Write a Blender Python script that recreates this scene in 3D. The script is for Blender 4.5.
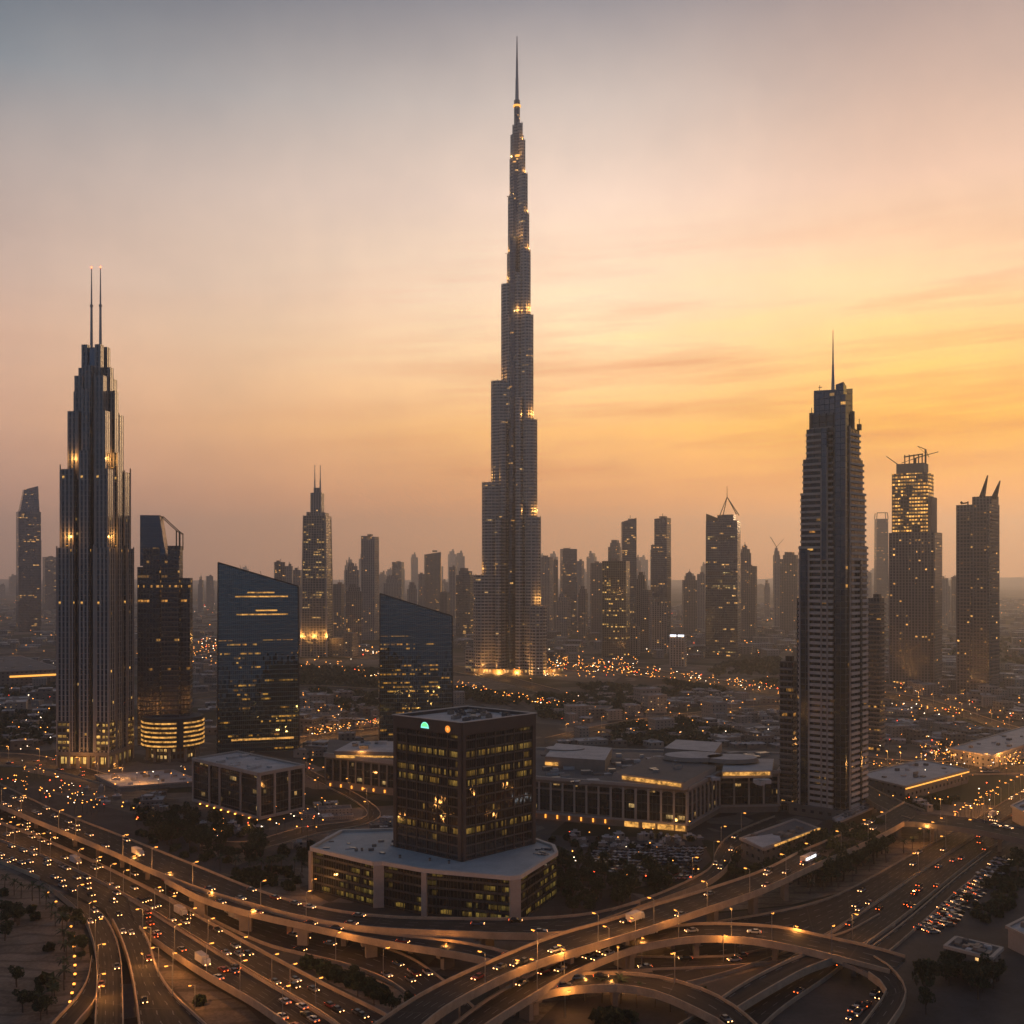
import bpy, math, random
from mathutils import Vector, noise as mnoise
R = math.radians
rnd = random.Random(7)
for o in list(bpy.data.objects): bpy.data.objects.remove(o)
scene = bpy.context.scene
COL = scene.collection
# ---------------------------------------------------------------- camera
F = 1100.0; HOR = 572.0; CH = 135.0
cd = bpy.data.cameras.new('camera'); cam = bpy.data.objects.new('camera', cd); COL.objects.link(cam)
cam.location = (0, 0, CH); cam.rotation_euler = (R(90), 0, 0)
cd.sensor_width = 36; cd.sensor_fit = 'HORIZONTAL'; cd.lens = 36 * F / 1024
cd.shift_y = (HOR - 512) / 1024
cd.clip_start = 1; cd.clip_end = 90000
scene.camera = cam
def srgb(r, g, b):
    f = lambda c: (c / 255 / 12.92) if c <= 10 else ((c / 255 + .055) / 1.055) ** 2.4
    return (f(r), f(g), f(b), 1)
# ---------------------------------------------------------------- node helper
class NT:
    def __init__(s, nt): s.nt = nt; s.nt.nodes.clear()
    def n(s, t, **k):
        nd = s.nt.nodes.new(t)
        for a, v in k.items(): setattr(nd, a, v)
        return nd
    def l(s, a, b): s.nt.links.new(a, b)
    def put(s, inp, v):
        if isinstance(v, bpy.types.NodeSocket): s.l(v, inp)
        elif v is not None: inp.default_value = v
    def m(s, op, a, b=None, c=None, clamp=False):
        nd = s.n('ShaderNodeMath', operation=op); nd.use_clamp = clamp
        for i, v in enumerate((a, b, c)): s.put(nd.inputs[i], v)
        return nd.outputs[0]
    def mix(s, f, a, b, bt='MIX'):
        nd = s.n('ShaderNodeMix', data_type='RGBA', blend_type=bt)
        s.put(nd.inputs[0], f); s.put(nd.inputs[6], a); s.put(nd.inputs[7], b)
        return nd.outputs[2]
    def rng(s, v, a, b, c=0., d=1., smooth=False):
        nd = s.n('ShaderNodeMapRange'); nd.clamp = True
        if smooth: nd.interpolation_type = 'SMOOTHSTEP'
        for i, x in enumerate((v, a, b, c, d)): s.put(nd.inputs[i], x)
        return nd.outputs[0]
    def comb(s, x, y, z=0.):
        nd = s.n('ShaderNodeCombineXYZ')
        for i, v in enumerate((x, y, z)): s.put(nd.inputs[i], v)
        return nd.outputs[0]
    def wn(s, v):
        nd = s.n('ShaderNodeTexWhiteNoise'); s.l(v, nd.inputs[0]); return nd.outputs[0]
    def noise(s, v, sc, det=3., ro=.5):
        nd = s.n('ShaderNodeTexNoise')
        if v is not None: s.l(v, nd.inputs['Vector'])
        nd.inputs['Scale'].default_value = sc; nd.inputs['Detail'].default_value = det; nd.inputs['Roughness'].default_value = ro
        return nd.outputs[0]
    def ramp(s, f, stops, interp='LINEAR'):
        nd = s.n('ShaderNodeValToRGB'); cr = nd.color_ramp; cr.interpolation = interp
        while len(cr.elements) < len(stops): cr.elements.new(.5)
        for e, (p, c) in zip(cr.elements, stops): e.position = p; e.color = c
        s.l(f, nd.inputs[0]); return nd.outputs[0]
# ---------------------------------------------------------------- world: dusk sky with the set sun behind the haze on the right
world = bpy.data.worlds.new('World'); scene.world = world; world.use_nodes = True
W = NT(world.node_tree)
tc = W.n('ShaderNodeTexCoord'); sp = W.n('ShaderNodeSeparateXYZ'); W.l(tc.outputs['Generated'], sp.inputs[0])
X, Y, Z = sp.outputs
el = W.m('DEGREES', W.m('ARCSINE', Z)); e01 = W.m('DIVIDE', el, 60., clamp=True)
az = W.m('DEGREES', W.m('ARCTAN2', X, Y))
EL = (0, 3.7, 7.3, 11.4, 14, 18.7, 23, 27.5, 60)
def skyramp(cols, els=EL): return W.ramp(e01, [(e / 60, srgb(*c)) for e, c in zip(els, cols)], 'EASE' if 0 else 'LINEAR')
SKL = [(168,126,108),(194,146,124),(212,164,136),(206,168,146),(190,163,150),(166,153,148),(118,127,135),(68,84,100),(44,60,78)]
SKC = [(232,158,100),(248,164,90),(255,190,108),(255,216,166),(252,219,184),(232,205,186),(196,181,172),(136,133,138),(60,74,92)]
SKR = [(230,148,84),(252,160,46),(255,186,30),(254,200,122),(246,202,156),(224,186,162),(186,160,148),(144,130,130),(62,72,88)]
SKB = [(80,82,94),(88,98,114),(92,108,130),(92,112,138),(88,110,138),(82,104,134),(76,100,130),(72,94,124),(56,76,106)]
cL, cC, cR, cB = skyramp(SKL), skyramp(SKC), skyramp(SKR), skyramp(SKB)
c1 = W.mix(W.rng(az, -27, 2, smooth=False), cL, cC)
c1 = W.mix(W.rng(az, 2, 22, smooth=True), c1, cR)
cv = W.comb(W.m('ADD', W.m('MULTIPLY', az, .035), W.m('MULTIPLY', el, .05)), W.m('SUBTRACT', W.m('MULTIPLY', el, .42), W.m('MULTIPLY', az, .022)), 0.)
cn = W.noise(cv, 1.3, 6., .6)
cmask = W.m('MULTIPLY', W.rng(el, .5, 6, smooth=True), W.rng(el, 20, 10, smooth=True))
cmask = W.m('MULTIPLY', cmask, W.rng(az, -16, 8, .12, 1., smooth=True))
c1 = W.mix(W.m('MULTIPLY', W.rng(cn, .46, .74), W.m('MULTIPLY', cmask, .85)), c1, W.mix(1., c1, srgb(214,170,160), 'MULTIPLY'))
c1 = W.mix(W.m('MULTIPLY', W.rng(cn, .50, .32), W.m('MULTIPLY', cmask, .8)), c1, W.mix(1., c1, (1.16,1.1,.92,1), 'MULTIPLY'))
nb = W.noise(tc.outputs['Generated'], 9., 7., .62)
c1 = W.mix(1., c1, W.mix(nb, (.82,.85,.89,1), (1.18,1.15,1.11,1)), 'MULTIPLY')
back = W.rng(W.m('ABSOLUTE', az), 34, 115, smooth=True)
c1 = W.mix(back, c1, cB)
c1 = W.mix(W.rng(Z, -.01, -.05), c1, srgb(50,42,38))
bg = W.n('ShaderNodeBackground'); W.l(c1, bg.inputs[0]); bg.inputs[1].default_value = 1.31
wo = W.n('ShaderNodeOutputWorld'); W.l(bg.outputs[0], wo.inputs[0])
# ---------------------------------------------------------------- sun: low, soft, behind the skyline on the right
SUN_AZ, SUN_EL = 27, 8
sl = bpy.data.lights.new('sun', 'SUN'); sl.energy = .55; sl.angle = R(12); sl.color = (1, .62, .33)
so = bpy.data.objects.new('sun', sl); COL.objects.link(so)
so.rotation_euler = Vector((math.sin(R(SUN_AZ)) * math.cos(R(SUN_EL)), math.cos(R(SUN_AZ)) * math.cos(R(SUN_EL)), math.sin(R(SUN_EL)))).to_track_quat('Z', 'Y').to_euler()
scene.view_settings.view_transform = 'Standard'; scene.view_settings.look = 'None'
scene.view_settings.exposure = 0; scene.view_settings.gamma = 1
cy = scene.cycles
cy.use_denoising = True; cy.max_bounces = 4; cy.diffuse_bounces = 2; cy.glossy_bounces = 3; cy.transmission_bounces = 2
cy.volume_bounces = 1; cy.sample_clamp_indirect = 2.5; cy.sample_clamp_direct = 30; cy.caustics_reflective = False; cy.caustics_refractive = False
# ---------------------------------------------------------------- helpers
def P(px, py, z=0.):                      # point of the plane at height z seen in direction px, py
    s = (CH - z) / (py - HOR); return Vector(((px - 512) * s, F * s, z))
def push(c, dy): k = 1 + dy / c.y; return Vector((c.x * k, c.y * k, c.z))
def S(py, z=0.): return (CH - z) / (py - HOR)
def ZT(py, s): return CH - (py - HOR) * s
def tag(o, label=None, cat=None, group=None, kind=None):
    if label: o['label'] = label
    if cat: o['category'] = cat
    if group: o['group'] = group
    if kind: o['kind'] = kind
    return o
def thing(name, label, cat, loc=(0, 0, 0), rz=0., group=None):
    o = bpy.data.objects.new(name, None); COL.objects.link(o); o.location = loc; o.rotation_euler = (0, 0, rz); o.empty_display_size = 2
    return tag(o, label, cat, group)
class MB:
    def __init__(s): s.v = []; s.f = []; s.m = []; s.uv = []
    def face(s, pts, m=0, uv=None):
        i = len(s.v); s.v += [tuple(p) for p in pts]; s.f.append(list(range(i, i + len(pts)))); s.m.append(m)
        s.uv += list(uv) if uv else [(p[0], p[1]) for p in pts]
        return s
    def prism(s, poly, z0, z1, m=0, mt=None, bot=False, top=True, poly1=None):
        n = len(poly); q = poly1 or poly
        z1s = z1 if isinstance(z1, (list, tuple)) else [z1] * n
        u = 0.
        for i in range(n):
            j = (i + 1) % n; a, b = poly[i], poly[j]; c, d = q[j], q[i]
            L = math.hypot(b[0] - a[0], b[1] - a[1])
            s.face([(a[0], a[1], z0), (b[0], b[1], z0), (c[0], c[1], z1s[j]), (d[0], d[1], z1s[i])], m, [(u, z0), (u + L, z0), (u + L, z1s[j]), (u, z1s[i])])
            u += L
        if top: s.face([(q[i][0], q[i][1], z1s[i]) for i in range(n)], m if mt is None else mt)
        if bot: s.face([(poly[i][0], poly[i][1], z0) for i in reversed(range(n))], m if mt is None else mt)
        return s
    def box(s, cx, cy, z0, sx, sy, h, m=0, mt=None, bot=False, rz=0.):
        a, b = sx / 2, sy / 2; c, d = math.cos(rz), math.sin(rz)
        return s.prism([(cx + x * c - y * d, cy + x * d + y * c) for x, y in ((-a, -b), (a, -b), (a, b), (-a, b))], z0, z0 + h, m, mt, bot)
    def tube(s, p0, p1, r0, r1=None, n=6, m=0):
        p0, p1 = Vector(p0), Vector(p1); r1 = r0 if r1 is None else r1
        d = (p1 - p0).normalized(); a = d.orthogonal().normalized(); b = d.cross(a)
        A = [p0 + (a * math.cos(t) + b * math.sin(t)) * r0 for t in [2 * math.pi * k / n for k in range(n)]]
        B = [p1 + (a * math.cos(t) + b * math.sin(t)) * r1 for t in [2 * math.pi * k / n for k in range(n)]]
        for k in range(n): s.face([A[k], A[(k + 1) % n], B[(k + 1) % n], B[k]], m)
        s.face(A[::-1], m); s.face(B, m); return s
    def blob(s, c, r, m=0, sz=1.):
        c = Vector(c); P6 = [c + Vector(v) * r for v in ((1, 0, 0), (0, 1, 0), (-1, 0, 0), (0, -1, 0))]; t = c + Vector((0, 0, r * sz)); b = c - Vector((0, 0, r * sz))
        for k in range(4): s.face([P6[k], P6[(k + 1) % 4], t], m); s.face([P6[(k + 1) % 4], P6[k], b], m)
        return s
    def mesh(s, name, mats):
        me = bpy.data.meshes.new(name); me.from_pydata(s.v, [], s.f)
        uvl = me.uv_layers.new(name='UVMap'); flat = [c for p in s.uv for c in p]; uvl.data.foreach_set('uv', flat)
        for mt in (mats if isinstance(mats, (list, tuple)) else [mats]): me.materials.append(mt)
        me.polygons.foreach_set('material_index', s.m); me.update(); return me
    def build(s, name, mats, parent=None):
        o = bpy.data.objects.new(name, s.mesh(name, mats)); COL.objects.link(o); o.parent = parent; return o
def inst(o_or_me, name, parent=None, loc=(0, 0, 0), rz=0., sc=None):
    me = o_or_me.data if isinstance(o_or_me, bpy.types.Object) else o_or_me
    o = bpy.data.objects.new(name, me); COL.objects.link(o); o.parent = parent; o.location = loc; o.rotation_euler = (0, 0, rz)
    if sc: o.scale = sc
    return o
# ---------------------------------------------------------------- materials
def newmat(name):
    m = bpy.data.materials.new(name); m.use_nodes = True; return m, NT(m.node_tree)
def outp(N, m, **k):
    b = N.n('ShaderNodeBsdfPrincipled'); o = N.n('ShaderNodeOutputMaterial'); N.l(b.outputs[0], o.inputs[0])
    for a, v in k.items(): N.put(b.inputs[a.replace('_', ' ')], v)
    return b
def plain(name, c, rough=.7, var=.25, sc=.4, metal=0., spec=.2):
    m, N = newmat(name); g = N.n('ShaderNodeNewGeometry')
    n = N.noise(g.outputs['Position'], sc, 5., .6); n2 = N.noise(g.outputs['Position'], sc * 7, 2.)
    f = N.m('ADD', N.m('MULTIPLY', n, .7), N.m('MULTIPLY', n2, .3))
    c = tuple(c[:3])
    col = N.mix(f, tuple(x * (1 - var * 1.6) for x in c) + (1,), tuple(min(1, x * (1 + var * 1.6)) for x in c) + (1,))
    b = outp(N, m, Base_Color=col, Roughness=rough, Metallic=metal); b.inputs['Specular IOR Level'].default_value = spec
    return m
def sandmat(name, c):
    m, N = newmat(name); g = N.n('ShaderNodeNewGeometry'); n = N.noise(g.outputs['Position'], .05, 6., .65); w = N.n('ShaderNodeTexWave', wave_type='RINGS'); N.l(g.outputs['Position'], w.inputs['Vector'])
    w.inputs['Scale'].default_value = .035; w.inputs['Distortion'].default_value = 9.; w.inputs['Detail'].default_value = 3.; w.inputs['Detail Scale'].default_value = .6
    n2 = N.noise(g.outputs['Position'], .8, 3.); f = N.m('ADD', N.m('MULTIPLY', n, .75), N.m('MULTIPLY', n2, .25)); col = N.mix(N.rng(f, .3, .7), tuple(x * .3 for x in c) + (1,), tuple(x * 1.5 for x in c) + (1,))
    col = N.mix(N.m('MULTIPLY', N.rng(w.outputs['Fac'], .8, .97), .5), col, tuple(x * .3 for x in c) + (1,)); outp(N, m, Base_Color=col, Roughness=.95).inputs['Specular IOR Level'].default_value = .1; return m
def emit(name, c, st, light=False):
    m, N = newmat(name); outp(N, m, Base_Color=(.05, .05, .05, 1), Emission_Color=tuple(c[:3]) + (1,), Emission_Strength=st)
    if not light: m.cycles.emission_sampling = 'NONE'
    return m
def facade(name, glass, frame, cw=3., ch=3.6, fw=.12, fh=.2, lit=.1, run=1, rows=.35, es=1.6, ec=(1., .55, .16), rough=.12, ior=1.7, clus=.12, frough=.6, vlim=None, metal=0., rg=.75, bg=.08, seed=True, tint=None, wlo=.38, rowlist=None):
    m, N = newmat(name); uv = N.n('ShaderNodeUVMap'); sp = N.n('ShaderNodeSeparateXYZ'); N.l(uv.outputs[0], sp.inputs[0])
    oi = N.n('ShaderNodeObjectInfo'); sd = N.m('MULTIPLY', oi.outputs['Random'], 91.7 if seed else 0.)
    U = N.m('DIVIDE', sp.outputs[0], cw); V = N.m('DIVIDE', sp.outputs[1], ch)
    fu = N.m('FRACT', U); fv = N.m('FRACT', V); iv = N.m('FLOOR', V)
    off = N.m('MULTIPLY', N.wn(N.comb(iv, sd, 3.)), float(run)) if run > 1 else 0.
    ir = N.m('FLOOR', N.m('DIVIDE', N.m('ADD', U, off), float(run))); iu = N.m('FLOOR', U)
    fr = N.m('MAXIMUM', N.m('LESS_THAN', fu, fw), N.m('LESS_THAN', fv, fh)); win = N.m('MULTIPLY', N.m('GREATER_THAN', fv, max(fh, wlo)), N.m('LESS_THAN', fv, .86))
    w1 = N.wn(N.comb(ir, iv, sd)); w2 = N.wn(N.comb(iu, iv, N.m('ADD', sd, 7.)))
    rowm = N.wn(N.comb(iv, N.m('ADD', sd, 2.), 1.))
    cl = N.noise(N.comb(N.m('MULTIPLY', U, clus), N.m('MULTIPLY', V, clus), sd), 1., 2.)
    rowf = N.m('LESS_THAN', rowm, rows)
    if rowlist:
        rowf = 0.
        for r_ in rowlist: rowf = N.m('ADD', rowf, N.m('COMPARE', iv, float(r_), .4))
    thr = N.m('MULTIPLY', N.m('ADD', N.m('MULTIPLY', rowf, rg), bg), N.m('MULTIPLY', N.rng(cl, .38, .62, .42 if rowlist else 0., 1.), lit * 2))
    on = N.m('LESS_THAN', w1, thr)
    if vlim: on = N.m('MULTIPLY', on, N.m('LESS_THAN', sp.outputs[1], vlim))
    if run > 1: on = N.m('MULTIPLY', on, N.m('LESS_THAN', w2, .8))
    stv = N.m('MULTIPLY', N.m('ADD', N.m('MULTIPLY', N.m('POWER', w2, 1.6), 1.), .12), N.m('MULTIPLY', on, N.m('MULTIPLY', win, N.m('SUBTRACT', 1., fr))))
    ecol = N.mix(N.wn(N.comb(ir, iv, 5.)), tuple(ec) + (1,), (ec[0], min(1, ec[1] * 1.2), min(1, ec[2] * 1.6), 1))
    gv = N.mix(w2, tuple(x * .7 for x in glass[:3]) + (1,), tuple(x * 1.3 for x in glass[:3]) + (1,))
    g2 = N.n('ShaderNodeNewGeometry'); fn = N.noise(g2.outputs['Position'], .09, 4.)
    fcol = N.mix(fn, tuple(x * .75 for x in frame[:3]) + (1,), tuple(x * 1.25 for x in frame[:3]) + (1,))
    g3 = N.comb(N.m('MULTIPLY', U, 1.), N.m('MULTIPLY', V, 1.), sd); inn = N.noise(g3, 2.6, 3., .7)
    stv = N.m('MULTIPLY', stv, N.m('MULTIPLY', N.rng(inn, .35, .65, .35, 1.25), N.rng(fv, .3, .86, .55, 1.15)))
    nrm = None
    if rough < .15:
        wv = N.n('ShaderNodeTexWhiteNoise'); N.l(N.comb(iu, iv, sd), wv.inputs[0]); a1 = N.n('ShaderNodeVectorMath', operation='SUBTRACT'); N.l(wv.outputs[1], a1.inputs[0]); a1.inputs[1].default_value = (.5, .5, .5)
        a2 = N.n('ShaderNodeVectorMath', operation='SCALE'); N.l(a1.outputs[0], a2.inputs[0]); a2.inputs[3].default_value = .022
        a3 = N.n('ShaderNodeVectorMath', operation='ADD'); N.l(a2.outputs[0], a3.inputs[0]); N.l(g2.outputs['Normal'], a3.inputs[1]); a4 = N.n('ShaderNodeVectorMath', operation='NORMALIZE'); N.l(a3.outputs[0], a4.inputs[0]); nrm = a4.outputs[0]
    b = outp(N, m, Normal=nrm, Base_Color=N.mix(fr, gv, fcol), Roughness=N.m('ADD', N.m('MULTIPLY', fr, frough - rough), rough), IOR=ior, Metallic=metal,
             Emission_Color=ecol, Emission_Strength=N.m('MULTIPLY', stv, es))
    if tint: b.inputs['Specular Tint'].default_value = tint
    m.cycles.emission_sampling = 'NONE'
    return m
WARM = (1., .48, .12)
M = {}
M['conc'] = plain('concrete', (.23, .18, .14)); M['pale'] = plain('pale_concrete', (.36, .29, .235), .75, .2, .12); M['parapet'] = plain('road_parapet_concrete', (.36, .26, .17), .85, .42, .25)
M['dark'] = plain('dark_metal', (.04, .037, .036), .5); M['roofw'] = plain('pale_roof', (.44, .39, .35), .8, .42, .12); M['roofd'] = plain('grey_roof', (.13, .115, .105), .85, .35, .08)
M['steel'] = plain('steel', (.3, .28, .26), .35, .1, 1, .6, .5); M['sand'] = sandmat('sand_lot', (.19, .145, .105)); M['plot'] = plain('asphalt_lot', (.06, .051, .046), .9, .55, .09)
M['tile'] = plain('roof_deck_pale_blue', (.40, .39, .36), .7, .3, .12); M['brown'] = plain('brown_granite', (.08, .064, .056), .45, .2, .3)
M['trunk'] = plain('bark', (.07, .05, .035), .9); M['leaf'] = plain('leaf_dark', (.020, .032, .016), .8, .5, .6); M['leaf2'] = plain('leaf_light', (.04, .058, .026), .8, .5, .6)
M['lamp'] = emit('street_lamp_glow', (1., .34, .05), 7.)
M['lampn'] = emit('near_lamp_glow', (1., .34, .05), 3.2); M['lampw'] = emit('white_lamp_glow', (1., .75, .5), 8.); M['red'] = emit('red_lamp_glow', (1., .07, .02), 14.); M['gold'] = emit('gold_glow', (1., .42, .07), 1.6)
m, N = newmat('lit_strip'); g = N.n('ShaderNodeNewGeometry'); f = N.noise(g.outputs['Position'], .35, 3., .7)
outp(N, m, Base_Color=(.1, .07, .04, 1), Emission_Color=(1., .47, .1, 1), Emission_Strength=N.rng(f, .36, .66, .15, 1.25)); m.cycles.emission_sampling = 'NONE'; M['strip'] = m
M['coping'] = plain('light_coping', (.5, .42, .35), .75, .2, .2)
# ================================================================ GROUND
m, N = newmat('city_ground'); g = N.n('ShaderNodeNewGeometry'); pos = g.outputs['Position']
vo = N.n('ShaderNodeTexVoronoi'); N.l(pos, vo.inputs['Vector']); vo.inputs['Scale'].default_value = .011
vo2 = N.n('ShaderNodeTexVoronoi'); N.l(pos, vo2.inputs['Vector']); vo2.inputs['Scale'].default_value = .05
big = N.noise(pos, .0032, 5., .6); mid = N.noise(pos, .02, 6., .65); fine = N.noise(pos, .25, 4., .6)
spc = N.n('ShaderNodeSeparateXYZ'); N.l(vo.outputs['Color'], spc.inputs[0]); spd = N.n('ShaderNodeSeparateXYZ'); N.l(vo2.outputs['Color'], spd.inputs[0])
c = N.mix(N.rng(N.m('ADD', N.m('MULTIPLY', spc.outputs[0], .5), N.m('MULTIPLY', mid, .5)), .25, .75), (.04, .034, .029, 1), (.15, .118, .09, 1))
c = N.mix(N.m('MULTIPLY', N.m('GREATER_THAN', spd.outputs[1], .72), .6), c, (.21, .17, .14, 1))
c = N.mix(N.rng(N.m('ADD', N.m('MULTIPLY', big, .75), N.m('MULTIPLY', spc.outputs[1], .25)), .50, .58), c, (.026, .029, .016, 1))
c = N.mix(1., c, N.mix(fine, (.6, .6, .6, 1), (1.4, 1.4, 1.4, 1)), 'MULTIPLY')
outp(N, m, Base_Color=c, Roughness=.95).inputs['Specular IOR Level'].default_value = .1; M['ground'] = m
mb = MB(); n = 96; RG = 15000
ring = [(RG * math.cos(2 * math.pi * k / n), RG * math.sin(2 * math.pi * k / n), 0) for k in range(n)]
mb.face(ring); tag(mb.build('ground', M['ground']), kind='structure')
# low hills on the horizon
mb = MB(); hp = []
for k in range(81):
    a = R(-40 + k); d = 13200; hh = 40 + 60 * max(0, mnoise.noise(Vector((k * .23, 3, 0)))) + (40 * math.exp(-((k - 67) / 8) ** 2))
    hp.append((d * math.sin(a), d * math.cos(a), hh))
for a, b in zip(hp, hp[1:]):
    f0 = Vector((a[0] * .9, a[1] * .9, -.5)); f1 = Vector((b[0] * .9, b[1] * .9, -.5)); b0 = Vector((a[0] * 1.1, a[1] * 1.1, -.5)); b1 = Vector((b[0] * 1.1, b[1] * 1.1, -.5))
    mb.face([f0, f1, b, a]); mb.face([a, b, b1, b0])
tag(mb.build('hills', M['sand']), kind='structure')
def patch(name, pts, mat, z=.05, kind='structure', label=None, cat=None):
    w = [P(x, y, z) for x, y in pts]; o = MB().face(w).build(name, mat)
    return tag(o, label, cat, None, kind)
patch('sand_lot', [(-40, 868), (0, 866), (45, 890), (78, 915), (88, 940), (92, 975), (60, 1010), (40, 1050), (-60, 1050)], M['sand'])
patch('sand_lot', [(180, 885), (215, 874), (300, 868), (300, 890), (312, 905), (262, 893), (220, 884)], M['sand'], .06)
patch('sand_lot', [(145, 945), (180, 968), (245, 1005), (290, 1050), (230, 1050), (200, 1015), (160, 975)], M['sand'], .07)
patch('sand_lot', [(300, 960), (350, 968), (400, 990), (430, 1010), (400, 1016), (330, 983)], M['sand'], .08)
patch('sand_lot', [(540, 985), (600, 975), (700, 972), (780, 962), (830, 955), (790, 985), (700, 1030), (560, 1050), (500, 1050)], M['sand'], .09)
patch('sand_lot', [(790, 885), (850, 850), (905, 832), (935, 838), (900, 862), (850, 890), (790, 905), (715, 912), (700, 900)], M['sand'], .1)
patch('asphalt_lot', [(500, 1060), (560, 1000), (700, 985), (800, 958), (868, 942), (960, 880), (1070, 800), (1150, 830), (1150, 1060)], M['plot'], .12)
patch('asphalt_lot', [(620, 935), (700, 915), (800, 905), (870, 885), (900, 895), (826, 940), (760, 965), (620, 965)], M['plot'], .14)
patch('asphalt_lot', [(540, 835), (700, 838), (712, 860), (690, 880), (600, 890), (556, 880)], M['plot'], .11)
patch('asphalt_lot', [(0, 795), (30, 788), (200, 830), (300, 830), (330, 845), (300, 865), (250, 880), (140, 850), (40, 815)], M['plot'], .11)
for i, pts in enumerate(([(560, 706), (640, 700), (650, 712), (580, 718)], [(660, 716), (740, 708), (770, 722), (690, 730)], [(700, 742), (770, 735), (775, 748), (720, 752)], [(310, 722), (350, 716), (372, 722), (335, 734)], [(190, 668), (217, 666), (217, 684), (195, 690)],
    [(470, 678), (530, 684), (500, 690), (462, 686)], [(890, 700), (960, 694), (1000, 704), (920, 714)], [(900, 724), (960, 720), (980, 735), (905, 740)], [(0, 700), (50, 696), (56, 708), (0, 714)], [(560, 640), (700, 640), (690, 652), (570, 654)], [(200, 848), (240, 842), (262, 856), (236, 866)], [(610, 870), (660, 866), (668, 880), (620, 892)], [(180, 812), (250, 826), (235, 834), (170, 822)], [(60, 790), (120, 786), (180, 800), (120, 806)])):
    patch('sand_lot', pts, M['sand'], .15 + i * .01)
# ================================================================ ROADS
m, N = newmat('asphalt_road'); uv = N.n('ShaderNodeUVMap'); sp = N.n('ShaderNodeSeparateXYZ'); N.l(uv.outputs[0], sp.inputs[0])
u, v = sp.outputs[0], sp.outputs[1]; g = N.n('ShaderNodeNewGeometry')
fu = N.m('ABSOLUTE', N.m('SUBTRACT', N.m('FRACT', N.m('ADD', u, .5)), .5))
line = N.m('MULTIPLY', N.m('LESS_THAN', fu, .035), N.m('LESS_THAN', N.m('FRACT', N.m('DIVIDE', v, 9.)), .4))
trk = N.rng(N.noise(N.comb(N.m('MULTIPLY', u, 2.2), N.m('MULTIPLY', v, .012), 0.), 1.6, 5., .7), .3, .7)
pn = N.noise(g.outputs['Position'], .05, 5., .65)
c = N.mix(N.m('ADD', N.m('MULTIPLY', trk, .6), N.m('MULTIPLY', pn, .4)), (.006, .006, .006, 1), (.075, .06, .05, 1))
jn = N.m('LESS_THAN', N.m('FRACT', N.m('DIVIDE', v, 31.)), .016); c = N.mix(N.m('MULTIPLY', jn, .5), c, (.09, .075, .06, 1))
c = N.mix(N.m('MULTIPLY', line, .55), c, (.3, .27, .23, 1))
outp(N, m, Base_Color=c, Roughness=.88).inputs['Specular IOR Level'].default_value = .12; M['road'] = m
def spline(pts, n):
    pts = [Vector(p) for p in pts]; q = [pts[0] * 2 - pts[1]] + pts + [pts[-1] * 2 - pts[-2]]; out = []
    for i in range(1, len(q) - 2):
        for k in range(8):
            t = k / 8; a, b, c, d = q[i - 1:i + 3]
            out.append(.5 * ((2 * b) + (c - a) * t + (2 * a - 5 * b + 4 * c - d) * t * t + (3 * b - a - 3 * c + d) * t ** 3))
    out.append(pts[-1]); L = [0.]
    for a, b in zip(out, out[1:]): L.append(L[-1] + (b - a).length)
    res = []; j = 0
    for k in range(n):
        s = L[-1] * k / (n - 1)
        while j < len(L) - 2 and L[j + 1] < s: j += 1
        t = (s - L[j]) / max(1e-6, L[j + 1] - L[j]); res.append(out[j].lerp(out[j + 1], min(1, max(0, t))))
    return res
ROADS = {}
zoff = [0.]
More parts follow.
